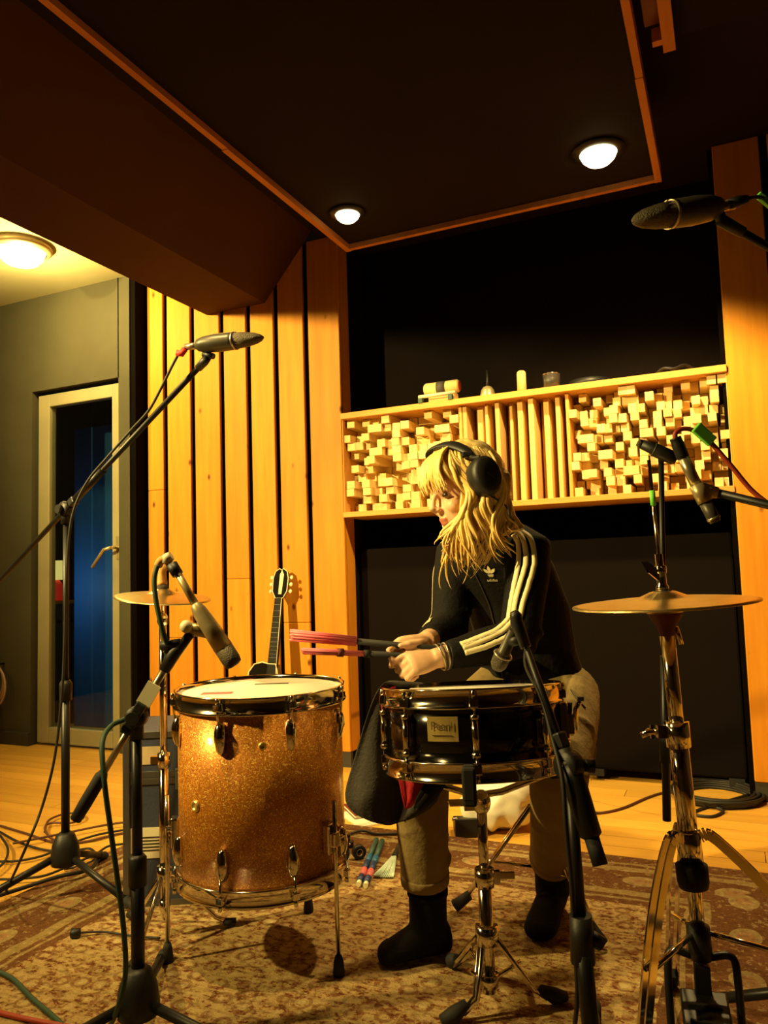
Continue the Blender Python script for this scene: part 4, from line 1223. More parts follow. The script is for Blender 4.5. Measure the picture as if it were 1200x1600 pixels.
# ---- hands
HANDS = {}
def hand(mb, wr, a, n, left, S=1.0):
    a = a.normalized(); n = (n-a*n.dot(a)).normalized(); t = a.cross(n) * (1 if left else -1)     # t: thumb side
    def hp(u, v, w): return wr + a*(u*S) + t*(v*S) + n*(w*S)
    rings = []
    for u, hw, th, w in ((-.02, .024, .019, 0), (.0, .026, .019, 0), (.02, .033, .019, .001), (.05, .040, .0185, .002), (.078, .041, .0165, .002), (.09, .036, .012, .0)):
        rings.append([hp(u, hw*cos(q), w+th*sin(q)) for q in [2*pi*i/16 for i in range(16)]])
    mb.loft(rings)
    mb.ell(hp(.03, .022, -.014), (.02*S, .03*S, .017*S), (t, a, n))
    fl = {'i': (.029, (.043, .027, .021), .0088), 'm': (.010, (.047, .030, .022), .0092), 'r': (-.010, (.043, .028, .021), .0088), 'p': (-.028, (.034, .022, .018), .0078)}
    cur = {'i': (28, 95, 150), 'm': (55, 140, 205), 'r': (60, 145, 212), 'p': (64, 148, 215)}
    for k, (v, ls, r) in fl.items():
        p = hp(.084, v, .002); pts = [hp(.06, v*.9, 0), p]
        for L, g in zip(ls, cur[k]):
            g = radians(g); p = p + (a*cos(g)-n*sin(g))*(L*S) + t*(.001 if k != 'i' else .002); pts.append(p)
        mb.tube(pts, [r*S*1.05, r*S*1.08, r*S*1.0, r*S*.92, r*S*.72], 10)
        for q, rr in zip(pts[1:-1], (1.1, 1.03, .95)): mb.ell(q, r*S*rr, n=10, m=6)
        mb.ell(pts[-1], r*S*.74, n=10, m=6)
    # thumb lies along the stick
    tp = [hp(.012, .020, -.008), hp(.040, .042, -.012), hp(.070, .050, -.012), hp(.093, .047, -.012)]
    mb.tube(tp, [.014*S, .0125*S, .0105*S, .0075*S], 10)
    for q, rr in zip(tp[1:], (.0128, .0108, .0078)): mb.ell(q, rr*S, n=10, m=6)
    return hp(.088, .037, -.010), a, t, n


body = MB()
la = (at(622, 1042, 1.735)-Lwr).normalized(); ra = (at(612, 1007, 1.80)-Rwr).normalized()
GL = hand(body, Lwr+la*.004, la, (-FH*.82+UZ*.62), True, .84)
GR = hand(body, Rwr+ra*.004, ra, (UZ*.9+FH*.2-RH*.1), False, .86)
# arms inside the sleeves
for sh_, el_, wr_ in ((Lsh, Lel, Lwr), (Rsh, Rel, Rwr)):
    body.tube([sh_, sh_.lerp(el_, .5), el_, el_.lerp(wr_, .35), wr_, wr_+(wr_-el_).normalized()*.015], [.045, .042, .035, .037, .025, .024], 14)
# trunk
body.tube([pel, c1, c2, c3, c4, c5], [.085, .08, .075, .075, .055, .045], 18)
body.tube([Rsh, c4-UZ*.02, Lsh], [.035, .05, .035], 12)
for h_, k_, an_, to_ in ((Lhip, Lkn, Lan, Ltoe), (Rhip, Rkn, Ran, Rtoe)):
    body.tube([h_, h_.lerp(k_, .5), k_, k_.lerp(an_, .35), an_, V((an_.x, an_.y, .07))], [.07, .06, .046, .045, .035, .028], 16)
    f_ = V((to_.x-an_.x, to_.y-an_.y, 0)).normalized()
    body.tube([V((an_.x, an_.y, .06))-f_*.02, V((an_.x, an_.y, .05))+f_*.06, V((an_.x, an_.y, .045))+f_*.09], [.024, .024, .015], 12)
# neck and head
body.tube([c5-UZ*.03, c5.lerp(hd(0, -.03, -.06), .5), hd(0, -.025, -.05)], [.055, .05, .05], 16)
HA = (-hl, hf, hu)
body.ell(hd(0, -.012, .025), (.073, .095, .095), HA, 22, 14)
body.ell(hd(0, .03, -.04), (.058, .058, .072), HA, 20, 12)
body.ell(hd(0, .055, -.082), (.032, .032, .028), HA)
body.ell(hd(0, .060, .030), (.050, .030, .035), HA)
body.tube([hd(0, .084, .020), hd(0, .096, .0), hd(0, .107, -.018), hd(0, .096, -.029)], [.006, .007, .010, .007], 10)
for s in (-1, 1):
    body.ell(hd(.009*s, .095, -.024), .0070, n=10, m=6)
    body.ell(hd(.034*s, .062, -.025), (.022, .022, .02), HA)
    body.ell(hd(.074*s, -.008, -.012), (.010, .02, .03), HA)
body.ell(hd(0, .084, -.050), (.020, .010, .0060), HA); body.ell(hd(0, .081, -.061), (.018, .011, .0070), HA)
bsk = remesh(body, .0036, 2)
bo = bsk.build('body', 'skin', per)
me = bo.data
me.materials.append(MATS['lips'])
lc = hd(0, .092, -.056)
for pg in me.polygons:
    c = pg.center + WL[bo] - lc
    if abs(c.dot(hu)) < .0095 and abs(c.dot(hl)) < .018 and abs(c.dot(hf)) < .016: pg.material_index = 1
for s in (-1, 1):
    MB().ell(hd(.031*s, .078, .006), (.011, .006, .006), HA, 12, 8).build('eye', 'eye_dark', per)
    MB().tube([hd(.046*s, .070, .026), hd(.032*s, .083, .030), hd(.016*s, .088, .026)], [.002, .0035, .003], 8).build('eyebrow', 'hair_blonde', per)

# ---- jacket
jk = MB()
def tr(c, w_, d_, up=None): return ring(c, tl_, tf, w_, d_)
jk.loft([tr(c0-UZ*.03, .150, .122), tr(c0, .156, .126), tr(c0+UZ*.02, .150, .120), tr(c1, .146, .112), tr(c2, .150, .112), tr(c3, .152, .114), tr(c4-UZ*.012, .125, .090), tr(c4+UZ*.016, .085, .072), tr(c5+UZ*.0, .066, .064), tr(c5+UZ*.025+tf*.01, .062, .060)])
for sh_, el_, wr_ in ((Lsh, Lel, Lwr), (Rsh, Rel, Rwr)):
    u1 = (el_-sh_).normalized(); u2 = (wr_-el_).normalized()
    jk.tube([sh_+(c4-sh_)*.40+UZ*.012, sh_+UZ*.002, sh_.lerp(el_, .25), sh_.lerp(el_, .6), el_-u1*.03, el_, el_+u2*.03, el_.lerp(wr_, .5), wr_-u2*.055, wr_-u2*.018], [.052, .056, .055, .051, .049, .050, .048, .044, .037, .034], 18)
# folds at the elbow, waist and armpit
rf = random.Random(5)
for sh_, el_, wr_ in ((Lsh, Lel, Lwr), (Rsh, Rel, Rwr)):
    for k in range(4):
        u = (.55+.12*k); p = sh_.lerp(el_, u); x_, y_ = frame_of(el_-sh_)
        a0 = rf.uniform(0, 6.28)
        jk.tube([p+(x_*cos(a0+q)+y_*sin(a0+q))*.050+(el_-sh_)*.04*q for q in (-.7, -.3, .1, .5)], [.004, .009, .009, .004], 8)
for k in range(5):
    zc_ = c0.lerp(c2, .2+.18*k); a0 = -.9+.3*k
    jk.tube([zc_+tf*(.115*cos(q))+tl_*(.150*sin(q))+UZ*(.02*q) for q in (a0, a0+.35, a0+.7, a0+1.0)], [.004, .010, .010, .004], 8)
jm = remesh(jk, .0065, 5)
jo = jm.build('jacket', 'jacket_black', per)
jb = BVHTree.FromPolygons(jm.v, jm.f)
def snap(p, off):
    q, nn, i, d = jb.find_nearest(p); return q+nn*off, nn


def strip(pts, wd, side_dir, mt, name, off=.0022, sub=7, par=jo):
    """thin ribbon laid on the jacket surface along a path"""
    c = smoothpath(pts, sub); mb = MB(); rows = []
    for i, p in enumerate(c):
        d = (c[min(i+1, len(c)-1)]-c[max(i-1, 0)]).normalized()
        q, nn = snap(p, 0); sd = nn.cross(d).normalized()
        rows.append([snap(q+sd*(wd*(e-.5)), off)[0] for e in (0, .5, 1)])
    vs = [p for r in rows for p in r]; n = len(rows)
    fs = []
    for i in range(n-1):
        for k in (0, 1): fs.append((3*i+k, 3*i+k+1, 3*i+k+4, 3*i+k+3))
    mb.add(vs, fs, True)
    ob = mb.build(name, mt, par)
    sm = ob.modifiers.new('thick', 'SOLIDIFY'); sm.thickness = .0015; sm.offset = 0
    return ob


# three stripes down each sleeve
ST = [[(799, 831), (808, 850), (809, 880), (801, 913), (792, 940), (785, 968), (776, 986), (752, 993), (721, 1002)],
      [(804, 819), (819, 848), (822, 880), (813, 913), (804, 940), (797, 968), (786, 988), (756, 1001), (724, 1011)],
      [(809, 812), (829, 842), (834, 878), (826, 913), (818, 940), (810, 970), (795, 994), (762, 1009), (727, 1020)]]
ds = [1.90, 1.88, 1.86, 1.84, 1.82, 1.80, 1.79, 1.77, 1.75]
for s in ST:
    pts = [at(x_, y_, d_) for (x_, y_), d_ in zip(s, ds)]
    strip(pts, .0122, None, 'stripe_cream', 'sleeve_stripe')
for k in range(3):
    off = (k-1)*.014
    pts = [Rsh+UZ*.055+tf*off, Rsh-tl_*.055+UZ*.015+tf*off, Rsh.lerp(Rel, .35)-tl_*.05+tf*(off+.02), Rsh.lerp(Rel, .7)-tl_*.05+tf*(off+.03), Rel-tl_*.04+tf*(.03)+UZ*off, Rel.lerp(Rwr, .4)-RH*.03+UZ*(.03+off), Rel.lerp(Rwr, .7)-RH*.02+UZ*(.035+off)]
    strip(pts, .009, None, 'stripe_cream', 'sleeve_stripe')
# emblem and lettering on the chest
P0 = at(763, 902, 1.93)
q, nn = snap(P0, 0)
eu = (UZ-nn*UZ.dot(nn)).normalized(); ex = eu.cross(nn).normalized()
if ex.dot(RH) < 0: ex = -ex
em = MB()
def leaf(ang, L, wd):
    d = eu*cos(ang)+ex*sin(ang); s_ = ex*cos(ang)-eu*sin(ang)
    prof = [(.12, .25), (.40, .85), (.62, 1.0), (.85, .6), (1.0, 0)]
    L_ = [q+d*(L*u)+s_*(wd*w_) for u, w_ in prof]; R_ = [q+d*(L*u)-s_*(wd*w_) for u, w_ in prof[:-1]]
    pts = [snap(p, .0028)[0] for p in L_+R_[::-1]]
    em.add(pts, [list(range(len(pts)))[::-1]])
leaf(0, .024, .0046); leaf(-.78, .023, .0044); leaf(.78, .023, .0044)
for k in range(3):
    b_ = q-eu*(.0008+.0030*k); hw = .0085-.0012*k
    pts = [snap(b_+ex*hw, .0028)[0], snap(b_-ex*hw, .0028)[0], snap(b_-ex*hw-eu*.0018, .0028)[0], snap(b_+ex*hw-eu*.0018, .0028)[0]]
    em.add(pts, [(0, 1, 2, 3)])
tx_ = MB(); text_into(tx_, 'adidas', q-eu*.0185, ex, eu, .0085)
tx_.v = [snap(p, .0028)[0] for p in tx_.v]
em.add(tx_.v, tx_.f)
em.build('chest_emblem', 'stripe_cream', jo)
# collar
ca = (c5-c4).normalized()
cr = MB(); rings = []
for h_, w_ in ((-.004, .069), (.012, .067), (.030, .063), (.032, .059), (.012, .060)):
    rings.append(ring(c5+UZ*h_+tf*(h_*.4), tl_, tf, w_, w_*.98, 24))
cr.loft(rings, cap=False); cr.build('collar', 'jacket_black', jo)
# zip
zp = [c5+tf*.066+UZ*.01, c4+tf*.10-UZ*.01, c3+tf*.13, c2+tf*.13, c1+tf*.13, c0+tf*.13]
strip(zp, .004, None, 'belt_dark', 'zip', .002)

# ---- trousers
trz = MB()
trz.ell(pel-UZ*.005, (.165, .125, .115), (tl_*.0+(Lhip-Rhip).normalized(), UZ.cross((Lhip-Rhip).normalized()), UZ), 24, 14)
trz.tube([pel-UZ*.02, c0+UZ*.01], [.13, .118], 20)
for h_, k_, an_, cz in ((Lhip, Lkn, Lan, at(862, 1342, 2.05)), (Rhip, Rkn, Ran, at(664, 1374, 1.85))):
    u2 = (cz-k_).normalized()
    trz.tube([h_+(h_-k_).normalized()*.02, h_.lerp(k_, .3), h_.lerp(k_, .7), k_-(k_-h_).normalized()*.03, k_+UZ*.004, k_+u2*.04, k_.lerp(cz, .45), cz-u2*.02, cz], [.097, .094, .080, .070, .069, .068, .063, .058, .056], 20)
    for q_ in range(5):
        a0 = rf.uniform(0, 6.28); p = k_.lerp(cz, .12+.17*q_); x_, y_ = frame_of(cz-k_)
        trz.tube([p+(x_*cos(a0+w_)+y_*sin(a0+w_))*.060+(cz-k_)*.05*w_ for w_ in (-.6, -.2, .2, .6)], [.003, .009, .009, .003], 8)
        p = h_.lerp(k_, .1+.18*q_); x_, y_ = frame_of(k_-h_)
        trz.tube([p+(x_*cos(a0+w_)+y_*sin(a0+w_))*.084+(k_-h_)*.06*w_ for w_ in (-.6, -.2, .2, .6)], [.003, .009, .009, .003], 8)
tm_ = remesh(trz, .0075, 4)
to = tm_.build('trousers', 'khaki', per)
tb = BVHTree.FromPolygons(tm_.v, tm_.f)
# belt at the waist and pocket seam
w_ = MB(); w_.lathe([(.128, -.012), (.133, -.010), (.133, .010), (.128, .012)], c0-UZ*.045, (UZ+tf*.1).normalized(), 40)
w_.v = [c0-UZ*.045+(p-(c0-UZ*.045))*1.0 for p in w_.v]
w_.build('belt', 'belt_dark', to)
for pth in ([(892, 1078), (897, 1086), (903, 1094), (909, 1101), (914, 1107)],):
    mb = MB(); pp = []
    for x_, y_ in pth:
        h0_ = tb.ray_cast(CP, ray(x_, y_).normalized())
        if h0_[0] is not None: pp.append(h0_[0]+h0_[1]*.001)
    if len(pp) > 1: mb.tube(pp, .0025, 6).build('pocket_seam', 'belt_dark', to)
# cuffs
for an_, k_, cz in ((Lan, Lkn, at(862, 1342, 2.05)), (Ran, Rkn, at(664, 1374, 1.85))):
    u2 = (cz-k_).normalized()
    MB().lathe([(.050, -.004), (.0585, -.004), (.0595, .018), (.0585, .022), (.052, .022)], cz, -u2, 30).build('cuff', 'khaki', to)

# ---- boots
for an_, to_, topz, nm in ((Lan, Ltoe, at(862, 1352, 2.055), 'l'), (Ran, Rtoe, at(668, 1392, 1.855), 'r')):
    f_ = V((to_.x-an_.x, to_.y-an_.y, 0)); L_ = f_.length; f_.normalize(); s_ = UZ.cross(f_)
    b_ = MB(); an0 = V((an_.x, an_.y, 0))
    b_.tube([topz, an0.lerp(topz, .55)+V((0, 0, .035)), an0+V((0, 0, .065))], [.047, .046, .046], 18)
    rr = []
    for u, wd, h0_, h1_ in ((-.055, .018, .03, .06), (-.05, .030, .012, .085), (-.02, .036, .010, .10), (L_*.2, .038, .010, .098), (L_*.45, .041, .010, .080), (L_*.68, .043, .010, .064), (L_*.85, .042, .010, .054), (L_*.95, .033, .010, .045), (L_, .016, .014, .034)):
        cz_ = (h0_+h1_)/2; hh_ = (h1_-h0_)/2
        rr.append([an0+f_*u+s_*(wd*cos(q))+V((0, 0, cz_+hh_*sin(q))) for q in [2*pi*i/18 for i in range(18)]])
    b_.loft(rr)
    bm_ = remesh(b_, .005, 4)
    zmin = min(p.z for p in bm_.v)
    bm_.v = [V((p.x, p.y, p.z+RZ+.003-zmin)) if p.z < .05 else p for p in bm_.v]
    bt_ = bm_.build('boot', 'boot_black', per)
    MB().lathe([(.042, -.006), (.0495, -.006), (.0495, .006), (.042, .006)], topz, (topz-an0-V((0, 0, .065))).normalized(), 28).build('boot_cuff', 'boot_black', bt_)

# bracelets
u2 = (Lwr-Lel).normalized()
for k in range(4):
    MB().torus(Lwr-u2*(.000+.007*k)+UZ*.0, (u2+UZ*.1*(k-1.5)).normalized(), .0305, .0022, 26, 6).build('bracelet', 'belt_dark' if k % 2 else 'mic_silver', per)

# ---- hair: scalp layer and wavy locks
hr = MB()
cap = MB(); cap.ell(hd(0, -.018, .034), (.083, .102, .098), HA, 30, 20); cap.ell(hd(0, -.045, -.015), (.074, .07, .09), HA, 24, 14)
keep = []
cm = remesh(cap, .006, 3)
idx = {}
vs, fs = [], []
for f in cm.f:
    c = sum((cm.v[i] for i in f), V())/len(f)-Hc
    yy, zz = c.dot(hf), c.dot(hu)
    if yy < .028+max(0, zz-.01)*.75 or zz > .075: fs.append(f)
used = sorted({i for f in fs for i in f}); mp_ = {i: k for k, i in enumerate(used)}
hr.add([cm.v[i]+(cm.v[i]-Hc).normalized()*(.004*noise.noise(cm.v[i]*60)) for i in used], [[mp_[i] for i in f] for f in fs], True)
rh = random.Random(21)
def lock(pts, r, wav=.006, ph=None, sub=6, n=6):
    p = smoothpath(pts, sub); k = len(p); ph = rh.uniform(0, 6.28) if ph is None else ph
    x_, y_ = RH, FH
    out = []
    for i, q_ in enumerate(p):
        u = i/(k-1)
        out.append(q_ + x_*(wav*u*sin(ph+u*10.5)) + y_*(wav*.7*u*cos(ph*1.3+u*7.5)))
    rs = [r*(.55+.9*min(1, (i/(k-1))*3))*(1-.93*max(0, (i/(k-1)-.5)/.5)**1.2) for i in range(k)]
    hr.tube(out, rs, n)


# near side waves from the parting down to the chest
for i in range(120):
    u = rh.random(); v = rh.random()
    xs = 704+66*u; ys = 711-12*sin(pi*u)+rh.uniform(-3, 5)
    xm = 727+53*u+rh.uniform(-4, 4)
    xe = 697+98*u+rh.uniform(-9, 9)
    ye = 842+55*v*(1-.55*u) + rh.choice((0, 0, 12, 26, 40))*(1-.8*u)
    dn = 1.872-.014*rh.random(); php = xs*.11+rh.uniform(-.7, .7)
    lock([at(xs, ys, 1.90), at(xs+6+8*u, ys+24, 1.878), at(xm+4, 765, dn), at(xm*.75+xe*.25-2, 800, dn-.006), at(xm*.4+xe*.6, ye*.5+404, dn-.004), at(xe+rh.uniform(-10, 10), ye, dn+.004)], rh.uniform(.0026, .0058), rh.uniform(.015, .026), ph=php, sub=8)
# front locks framing the cheek, curling under the chin
for i in range(34):
    v = rh.random()
    lock([at(706, 716, 1.905), at(714, 742, 1.885), at(726+6*v, 775, 1.875), at(721+8*v, 806, 1.87), at(709+12*v, 834, 1.868), at(697+14*v+rh.uniform(-6, 6), 860+24*v, 1.87)], rh.uniform(.0028, .0048), rh.uniform(.010, .018), sub=8)
# fringe swept over the forehead
for i in range(54):
    u = rh.random(); w_ = rh.random()
    x0_ = -.055+.10*u
    lock([hd(x0_*.6, .015, .125), hd(x0_*.9, .060, .106), hd(x0_*1.15, .086, .074), hd(x0_*1.2-.004, .094, .048), hd(x0_*1.25-.010*w_, .093, .034-.022*w_)], rh.uniform(.0026, .0044), .003)
# strands crossing from the fringe to the temple
for i in range(22):
    u = rh.random()
    lock([hd(-.02, .035, .122), hd(-.045, .066, .098), hd(-.064, .074, .066), hd(-.070, .070-.01*u, .040), hd(-.073, .060-.015*u, .018-.02*u)], rh.uniform(.0026, .0042), .003)
# near temple sweep between fringe and waves
for i in range(40):
    u = rh.random()
    lock([hd(-.040, .03, .112), hd(-.066, .056-.02*u, .078), hd(-.076, .062-.045*u, .042), hd(-.078, .050-.04*u, .0), hd(-.078, .030-.03*u, -.04-.02*u)], rh.uniform(.0028, .0046), .005)
# far side locks
for i in range(30):
    u = rh.random()
    lock([hd(.05, .02-.06*u, .09), hd(.078, .03-.06*u, .04), hd(.082, .03-.06*u, -.02), hd(.08, .045-.06*u, -.07)-UZ*.01, hd(.07, .03-.06*u, -.10)-UZ*(.03+.04*rh.random())-hl*.01], rh.uniform(.003, .005), .007)
# locks behind the ear cup resting on the shoulder
for i in range(60):
    u = rh.random(); v = rh.random()
    x0_ = 766+26*u; xe = 776+30*u+rh.uniform(-6, 6)
    lock([at(x0_-8, 716+14*u, 1.93), at(x0_+2, 745, 1.915), at(x0_, 772, 1.895), at(x0_+6*u, 800, 1.872), at(xe, 818+8*v, 1.862), at(xe+rh.uniform(-14, 4), 830+20*v*(1-u), 1.855)], rh.uniform(.0028, .0050), rh.uniform(.010, .018), sub=8)
hr.build('hair', 'hair_blonde', per)

# ---- headphones
E0, E1 = at(757, 745, 1.852), hd(.088, -.018, .008)
hp = thing('headphones', 'black closed headphones worn over blond hair', 'headphones', E0)
na = (E0-Hc); na = (hl*.93-hu*.0+UZ*.1).normalized()
dn_ = (hu*.9-hf*.1); dn_ = (dn_-na*dn_.dot(na)).normalized(); sd_ = na.cross(dn_)
def cup(c, na, nm):
    m = MB(); rings = []
    for h_, s in ((-.022, .80), (-.018, .97), (-.004, 1.0), (.0, .97), (.004, 1.0), (.018, .96), (.026, .78), (.028, .3)):
        rings.append([c+na*h_+dn_*(.050*s*cos(q))+sd_*(.040*s*sin(q)) for q in [2*pi*i/28 for i in range(28)]])
    m.loft(rings); o = m.build('ear_cup', 'black_plastic', hp)
    k = MB(); rings = [[c+na*h_+dn_*(.047*s*cos(q))+sd_*(.037*s*sin(q)) for q in [2*pi*i/28 for i in range(28)]] for h_, s in ((-.036, .7), (-.036, .95), (-.024, 1.02), (-.020, .9))]
    k.loft(rings); k.build('ear_pad', 'black_rubber', o)
    return o
cup(E0, na, 'a'); cup(E1, -hl, 'b')
pts = [E0+dn_*.045+na*.006, at(741, 717, 1.862), at(726, 705, 1.882), at(705, 697, 1.92), at(686, 700, 1.97), at(672, 712, 2.015), hd(.088, .012, .06), E1+hu*.03]
pts = smoothpath(pts, 6)
band = MB(); rings = []
for i, p in enumerate(pts):
    d = (pts[min(i+1, len(pts)-1)]-pts[max(i-1, 0)]).normalized()
    nr = (p-Hc); nr = (nr-d*nr.dot(d)).normalized(); wdir = d.cross(nr)
    u = i/(len(pts)-1); wd = .006+.011*sin(pi*min(1, max(0, (u-.08)/.8)))
    rings.append([p+nr*.004+wdir*(wd*cos(q))+nr*(.0065*sin(q)) for q in [2*pi*k/12 for k in range(12)]])
band.loft(rings); band.build('headband', 'black_plastic', hp)
MB().box(at(730, 711, 1.868), (.030, .022, .014), (RH, FH, UZ)).build('slider', 'black_plastic', hp, bevel=.004)
MB().ell(at(720, 708, 1.862), .003).build('screw', 'chrome', hp)
MB().box(E0+na*.0275-dn_*.004, (.022, .003, .002), ((sd_*.7+dn_*.7).normalized(), (dn_*.7-sd_*.7).normalized(), na)).build('cup_mark', 'mic_grey', hp)
cable('headphone_cable', 'cable_black', [E0-dn_*.047, at(790, 790, 1.86), at(797, 806, 1.84), at(808, 818, 1.90), at(815, 824, 2.02), at(828, 850, 2.15), at(838, 930, 2.25), at(848, 1010, 2.29), at(856, 1120, 2.32), onz(862, 1235, .012)], .0022, 'thin black headphone cable over the drummer\'s shoulder')

# ---- sticks in the hands
def rod(name, label, G, tip, back, fan, seed, split):
    s_ = (tip-G).normalized(); L = (tip-G).length
    t = thing(name, label, 'drumstick', G, 'pink tipped rod sticks in the hands')
    MB().tube([G-s_*back, G-s_*(back-.01), G+s_*(L*split[0])], [.006, .0075, .0072], 14).build('handle', 'black_rubber', t)
    x_, y_ = frame_of(s_); rr = random.Random(seed)
    k = 0
    offs = [(0, 0)]+[(cos(q)*1.0, sin(q)*1.0) for q in [2*pi*i/6 for i in range(6)]]+[(cos(q)*2, sin(q)*2) for q in [2*pi*i/12+.2 for i in range(12)]]
    bn = MB()
    for a_, b_ in offs:
        st_ = G+s_*(L*split[0]-.01)+x_*(a_*fan*.38)+y_*(b_*fan*.38)
        en_ = tip+x_*(a_*fan*.5)+y_*(b_*fan*.5)-s_*rr.uniform(0, .006)
        bn.tube([st_, en_], .0019+.09*fan, 6)
    bn.build('rod_bundle', 'pink_plastic', t)['kind'] = 'stuff'
    for u, rr_, mt in ((split[0], .0088, 'black_rubber'), (split[1], .009, split[2])):
        c = G+s_*(L*u); MB().tube([c-s_*.006, c+s_*.008], rr_+fan*.4*max(0, u-split[0]), 14).build('collar', mt, t)
    return t


tipR, tipL = at(452, 992, 1.755), at(470, 1017, 1.70)
rod('rod_stick', 'black handled stick with wide pink rod bundle, upper of the two held', GR[0], tipR, .10, .0115, 1, (.44, .72, 'pink_plastic'))
rod('rod_stick', 'black handled stick with narrow pink bundle, lower of the two held', GL[0], tipL, .10, .0055, 2, (.36, .62, 'maroon_cover'))

# ---- throne
thc = V((pel.x, pel.y, 0))
th = thing('drum_throne', 'black drum stool with chrome legs under the drummer', 'stool', thc+V((0, 0, 0)))
sz = pel.z-.115
MB().lathe([(0, -.07), (.14, -.07), (.155, -.06), (.162, -.03), (.158, .0), (.14, .012), (0, .006)], thc+V((0, 0, sz)), n=36).build('seat', 'black_rubber', th)
MB().tube([thc+V((0, 0, .12)), thc+V((0, 0, sz-.065))], .014, 16).build('post', 'chrome', th)
MB().lathe([(.013, -.02), (.022, -.02), (.022, .02), (.013, .02)], thc+V((0, 0, .30)), n=16).build('clamp', 'chrome', th)
for a in (-95, 25, 145):
    ar = radians(a); rd = radial(ar); tx = UZ.cross(rd)
    for s in (-1, 1): MB().tube([thc+V((0, 0, .29))+rd*.02+tx*.01*s, polar(thc, ar, .22, .03)+tx*.006*s], .0055, 8).build('leg', 'chrome', th)
    MB().tube([thc+V((0, 0, .13))+rd*.012, polar(thc, ar, .15, .145)], .005, 8).build('brace', 'chrome', th)
    MB().tube([polar(thc, ar, .195, .055), polar(thc, ar, .235, .026)], [.013, .017], 12).build('rubber_foot', 'black_rubber', th)
# ================================================================ loose things
# cloth hung over the left of the snare
rows = [(1064, 622, 664, 1.66), (1062, 606, 656, 1.68), (1068, 594, 640, 1.70), (1095, 580, 628, 1.725), (1135, 567, 632, 1.735), (1175, 556, 652, 1.735), (1212, 545, 682, 1.725), (1240, 537, 692, 1.715), (1262, 541, 676, 1.71), (1276, 566, 646, 1.71)]
nc = 16; rings = []; cl = MB(); vs = []
for r, (y_, xa, xb, d_) in enumerate(rows):
    for k in range(nc):
        u = k/(nc-1); v = r/(len(rows)-1)
        sag = 14*sin(pi*u)*max(0, v-.75)/.25
        fold = .018*sin(u*11+v*2.0)*min(1, max(0, v-.2)*2)
        vs.append(at(xa+(xb-xa)*u, y_+sag+(3*u if r < 3 else 0), d_+fold+.02*u*(v > .3)))
fs = [(r*nc+k, r*nc+k+1, (r+1)*nc+k+1, (r+1)*nc+k) for r in range(len(rows)-1) for k in range(nc-1)]
cl.add(vs, fs, True)
pc = at(600, 1064, 1.69)
ck = thing('draped_jacket', 'dark grey cloth with red lining hung over the snare rim', 'cloth', pc)
o_ = cl.build('outer_cloth', 'cloth_grey', ck)
sd = o_.modifiers.new('thick', 'SOLIDIFY'); sd.thickness = .004
sd = o_.modifiers.new('sub', 'SUBSURF'); sd.levels = 1; sd.render_levels = 1
for pth in ([(596, 1074, 618, 1.683), (596, 1084, 614, 1.705), (594, 1096, 609, 1.705), (596, 1108, 602, 1.708)], [(618, 1205, 668, 1.665), (624, 1225, 664, 1.66), (628, 1245, 656, 1.66), (632, 1262, 642, 1.665)]):
    rl = MB(); vs = []
    for y_, (xa, yy, xb, d_) in enumerate(pth):
        for k in range(6): vs.append(at(xa+(xb-xa)*k/5, yy+2*sin(k), d_+.006*sin(k*1.7)))
    rl.add(vs, [(r*6+k, r*6+k+1, (r+1)*6+k+1, (r+1)*6+k) for r in range(3) for k in range(5)], True)
    q_ = rl.build('red_lining', 'cloth_red', ck); q_.modifiers.new('thick', 'SOLIDIFY').thickness = .003
rl = MB(); vs = []
for (xa, yy, xb, d_) in ((664, 1212, 700, 1.64), (662, 1226, 692, 1.64), (650, 1246, 676, 1.645), (646, 1262, 656, 1.65)):
    for k in range(5): vs.append(at(xa+(xb-xa)*k/4, yy+2*sin(k*2), d_+.006*sin(k*1.9)))
rl.add(vs, [(r*5+k, r*5+k+1, (r+1)*5+k+1, (r+1)*5+k) for r in range(3) for k in range(4)], True)
q_ = rl.build('black_sleeve', 'jacket_black', ck); q_.modifiers.new('thick', 'SOLIDIFY').thickness = .006

# flight case behind the tom
f0, f1 = onz(199, 1418, RZ), onz(436, 1404, RZ)
fx = (f1-f0).normalized(); fyv = UZ.cross(fx)
cw = (f1-f0).length; ch = .49; cdp = .26
fc = thing('flight_case', 'dark blue equipment case with metal edges behind the gold tom', 'case', f0.lerp(f1, .5)+fyv*cdp*.5)
ctr = f0.lerp(f1, .5)+fyv*cdp*.5
MB().box(ctr+UZ*(ch*.36+.0), (cw, cdp, ch*.72), (fx, fyv, UZ)).build('body', 'case_blue', fc, bevel=.006)
MB().box(ctr+UZ*(ch*.86+.001), (cw, cdp, ch*.27), (fx, fyv, UZ)).build('lid', 'case_blue', fc, bevel=.006)
for z_ in (.008, ch*.72-.006, ch*.735+.006, ch-.012):
    MB().box(ctr+UZ*z_-fyv*(cdp/2), (cw+.006, .006, .018), (fx, fyv, UZ)).build('edge_rail', 'case_metal', fc, bevel=.001)
    MB().box(ctr+UZ*z_-fx*(cw/2), (.006, cdp+.006, .018), (fx, fyv, UZ)).build('edge_rail', 'case_metal', fc, bevel=.001)
for s in (-1, 1):
    MB().box(ctr+UZ*(ch/2)-fyv*(cdp/2)+fx*(s*cw/2), (.020, .020, ch), (fx, fyv, UZ)).build('corner_rail', 'case_metal', fc, bevel=.003)
MB().box(ctr-fyv*(cdp/2+.001)-fx*(cw*.33)+UZ*.42, (.07, .002, .05), (fx, fyv, UZ)).build('paper_label', 'label_print', fc)
MB().box(ctr-fyv*(cdp/2+.001)-fx*(cw*.36)+UZ*.175, (.10, .002, .085), (fx, fyv, UZ)).build('paper_label', 'paper_tape', fc)
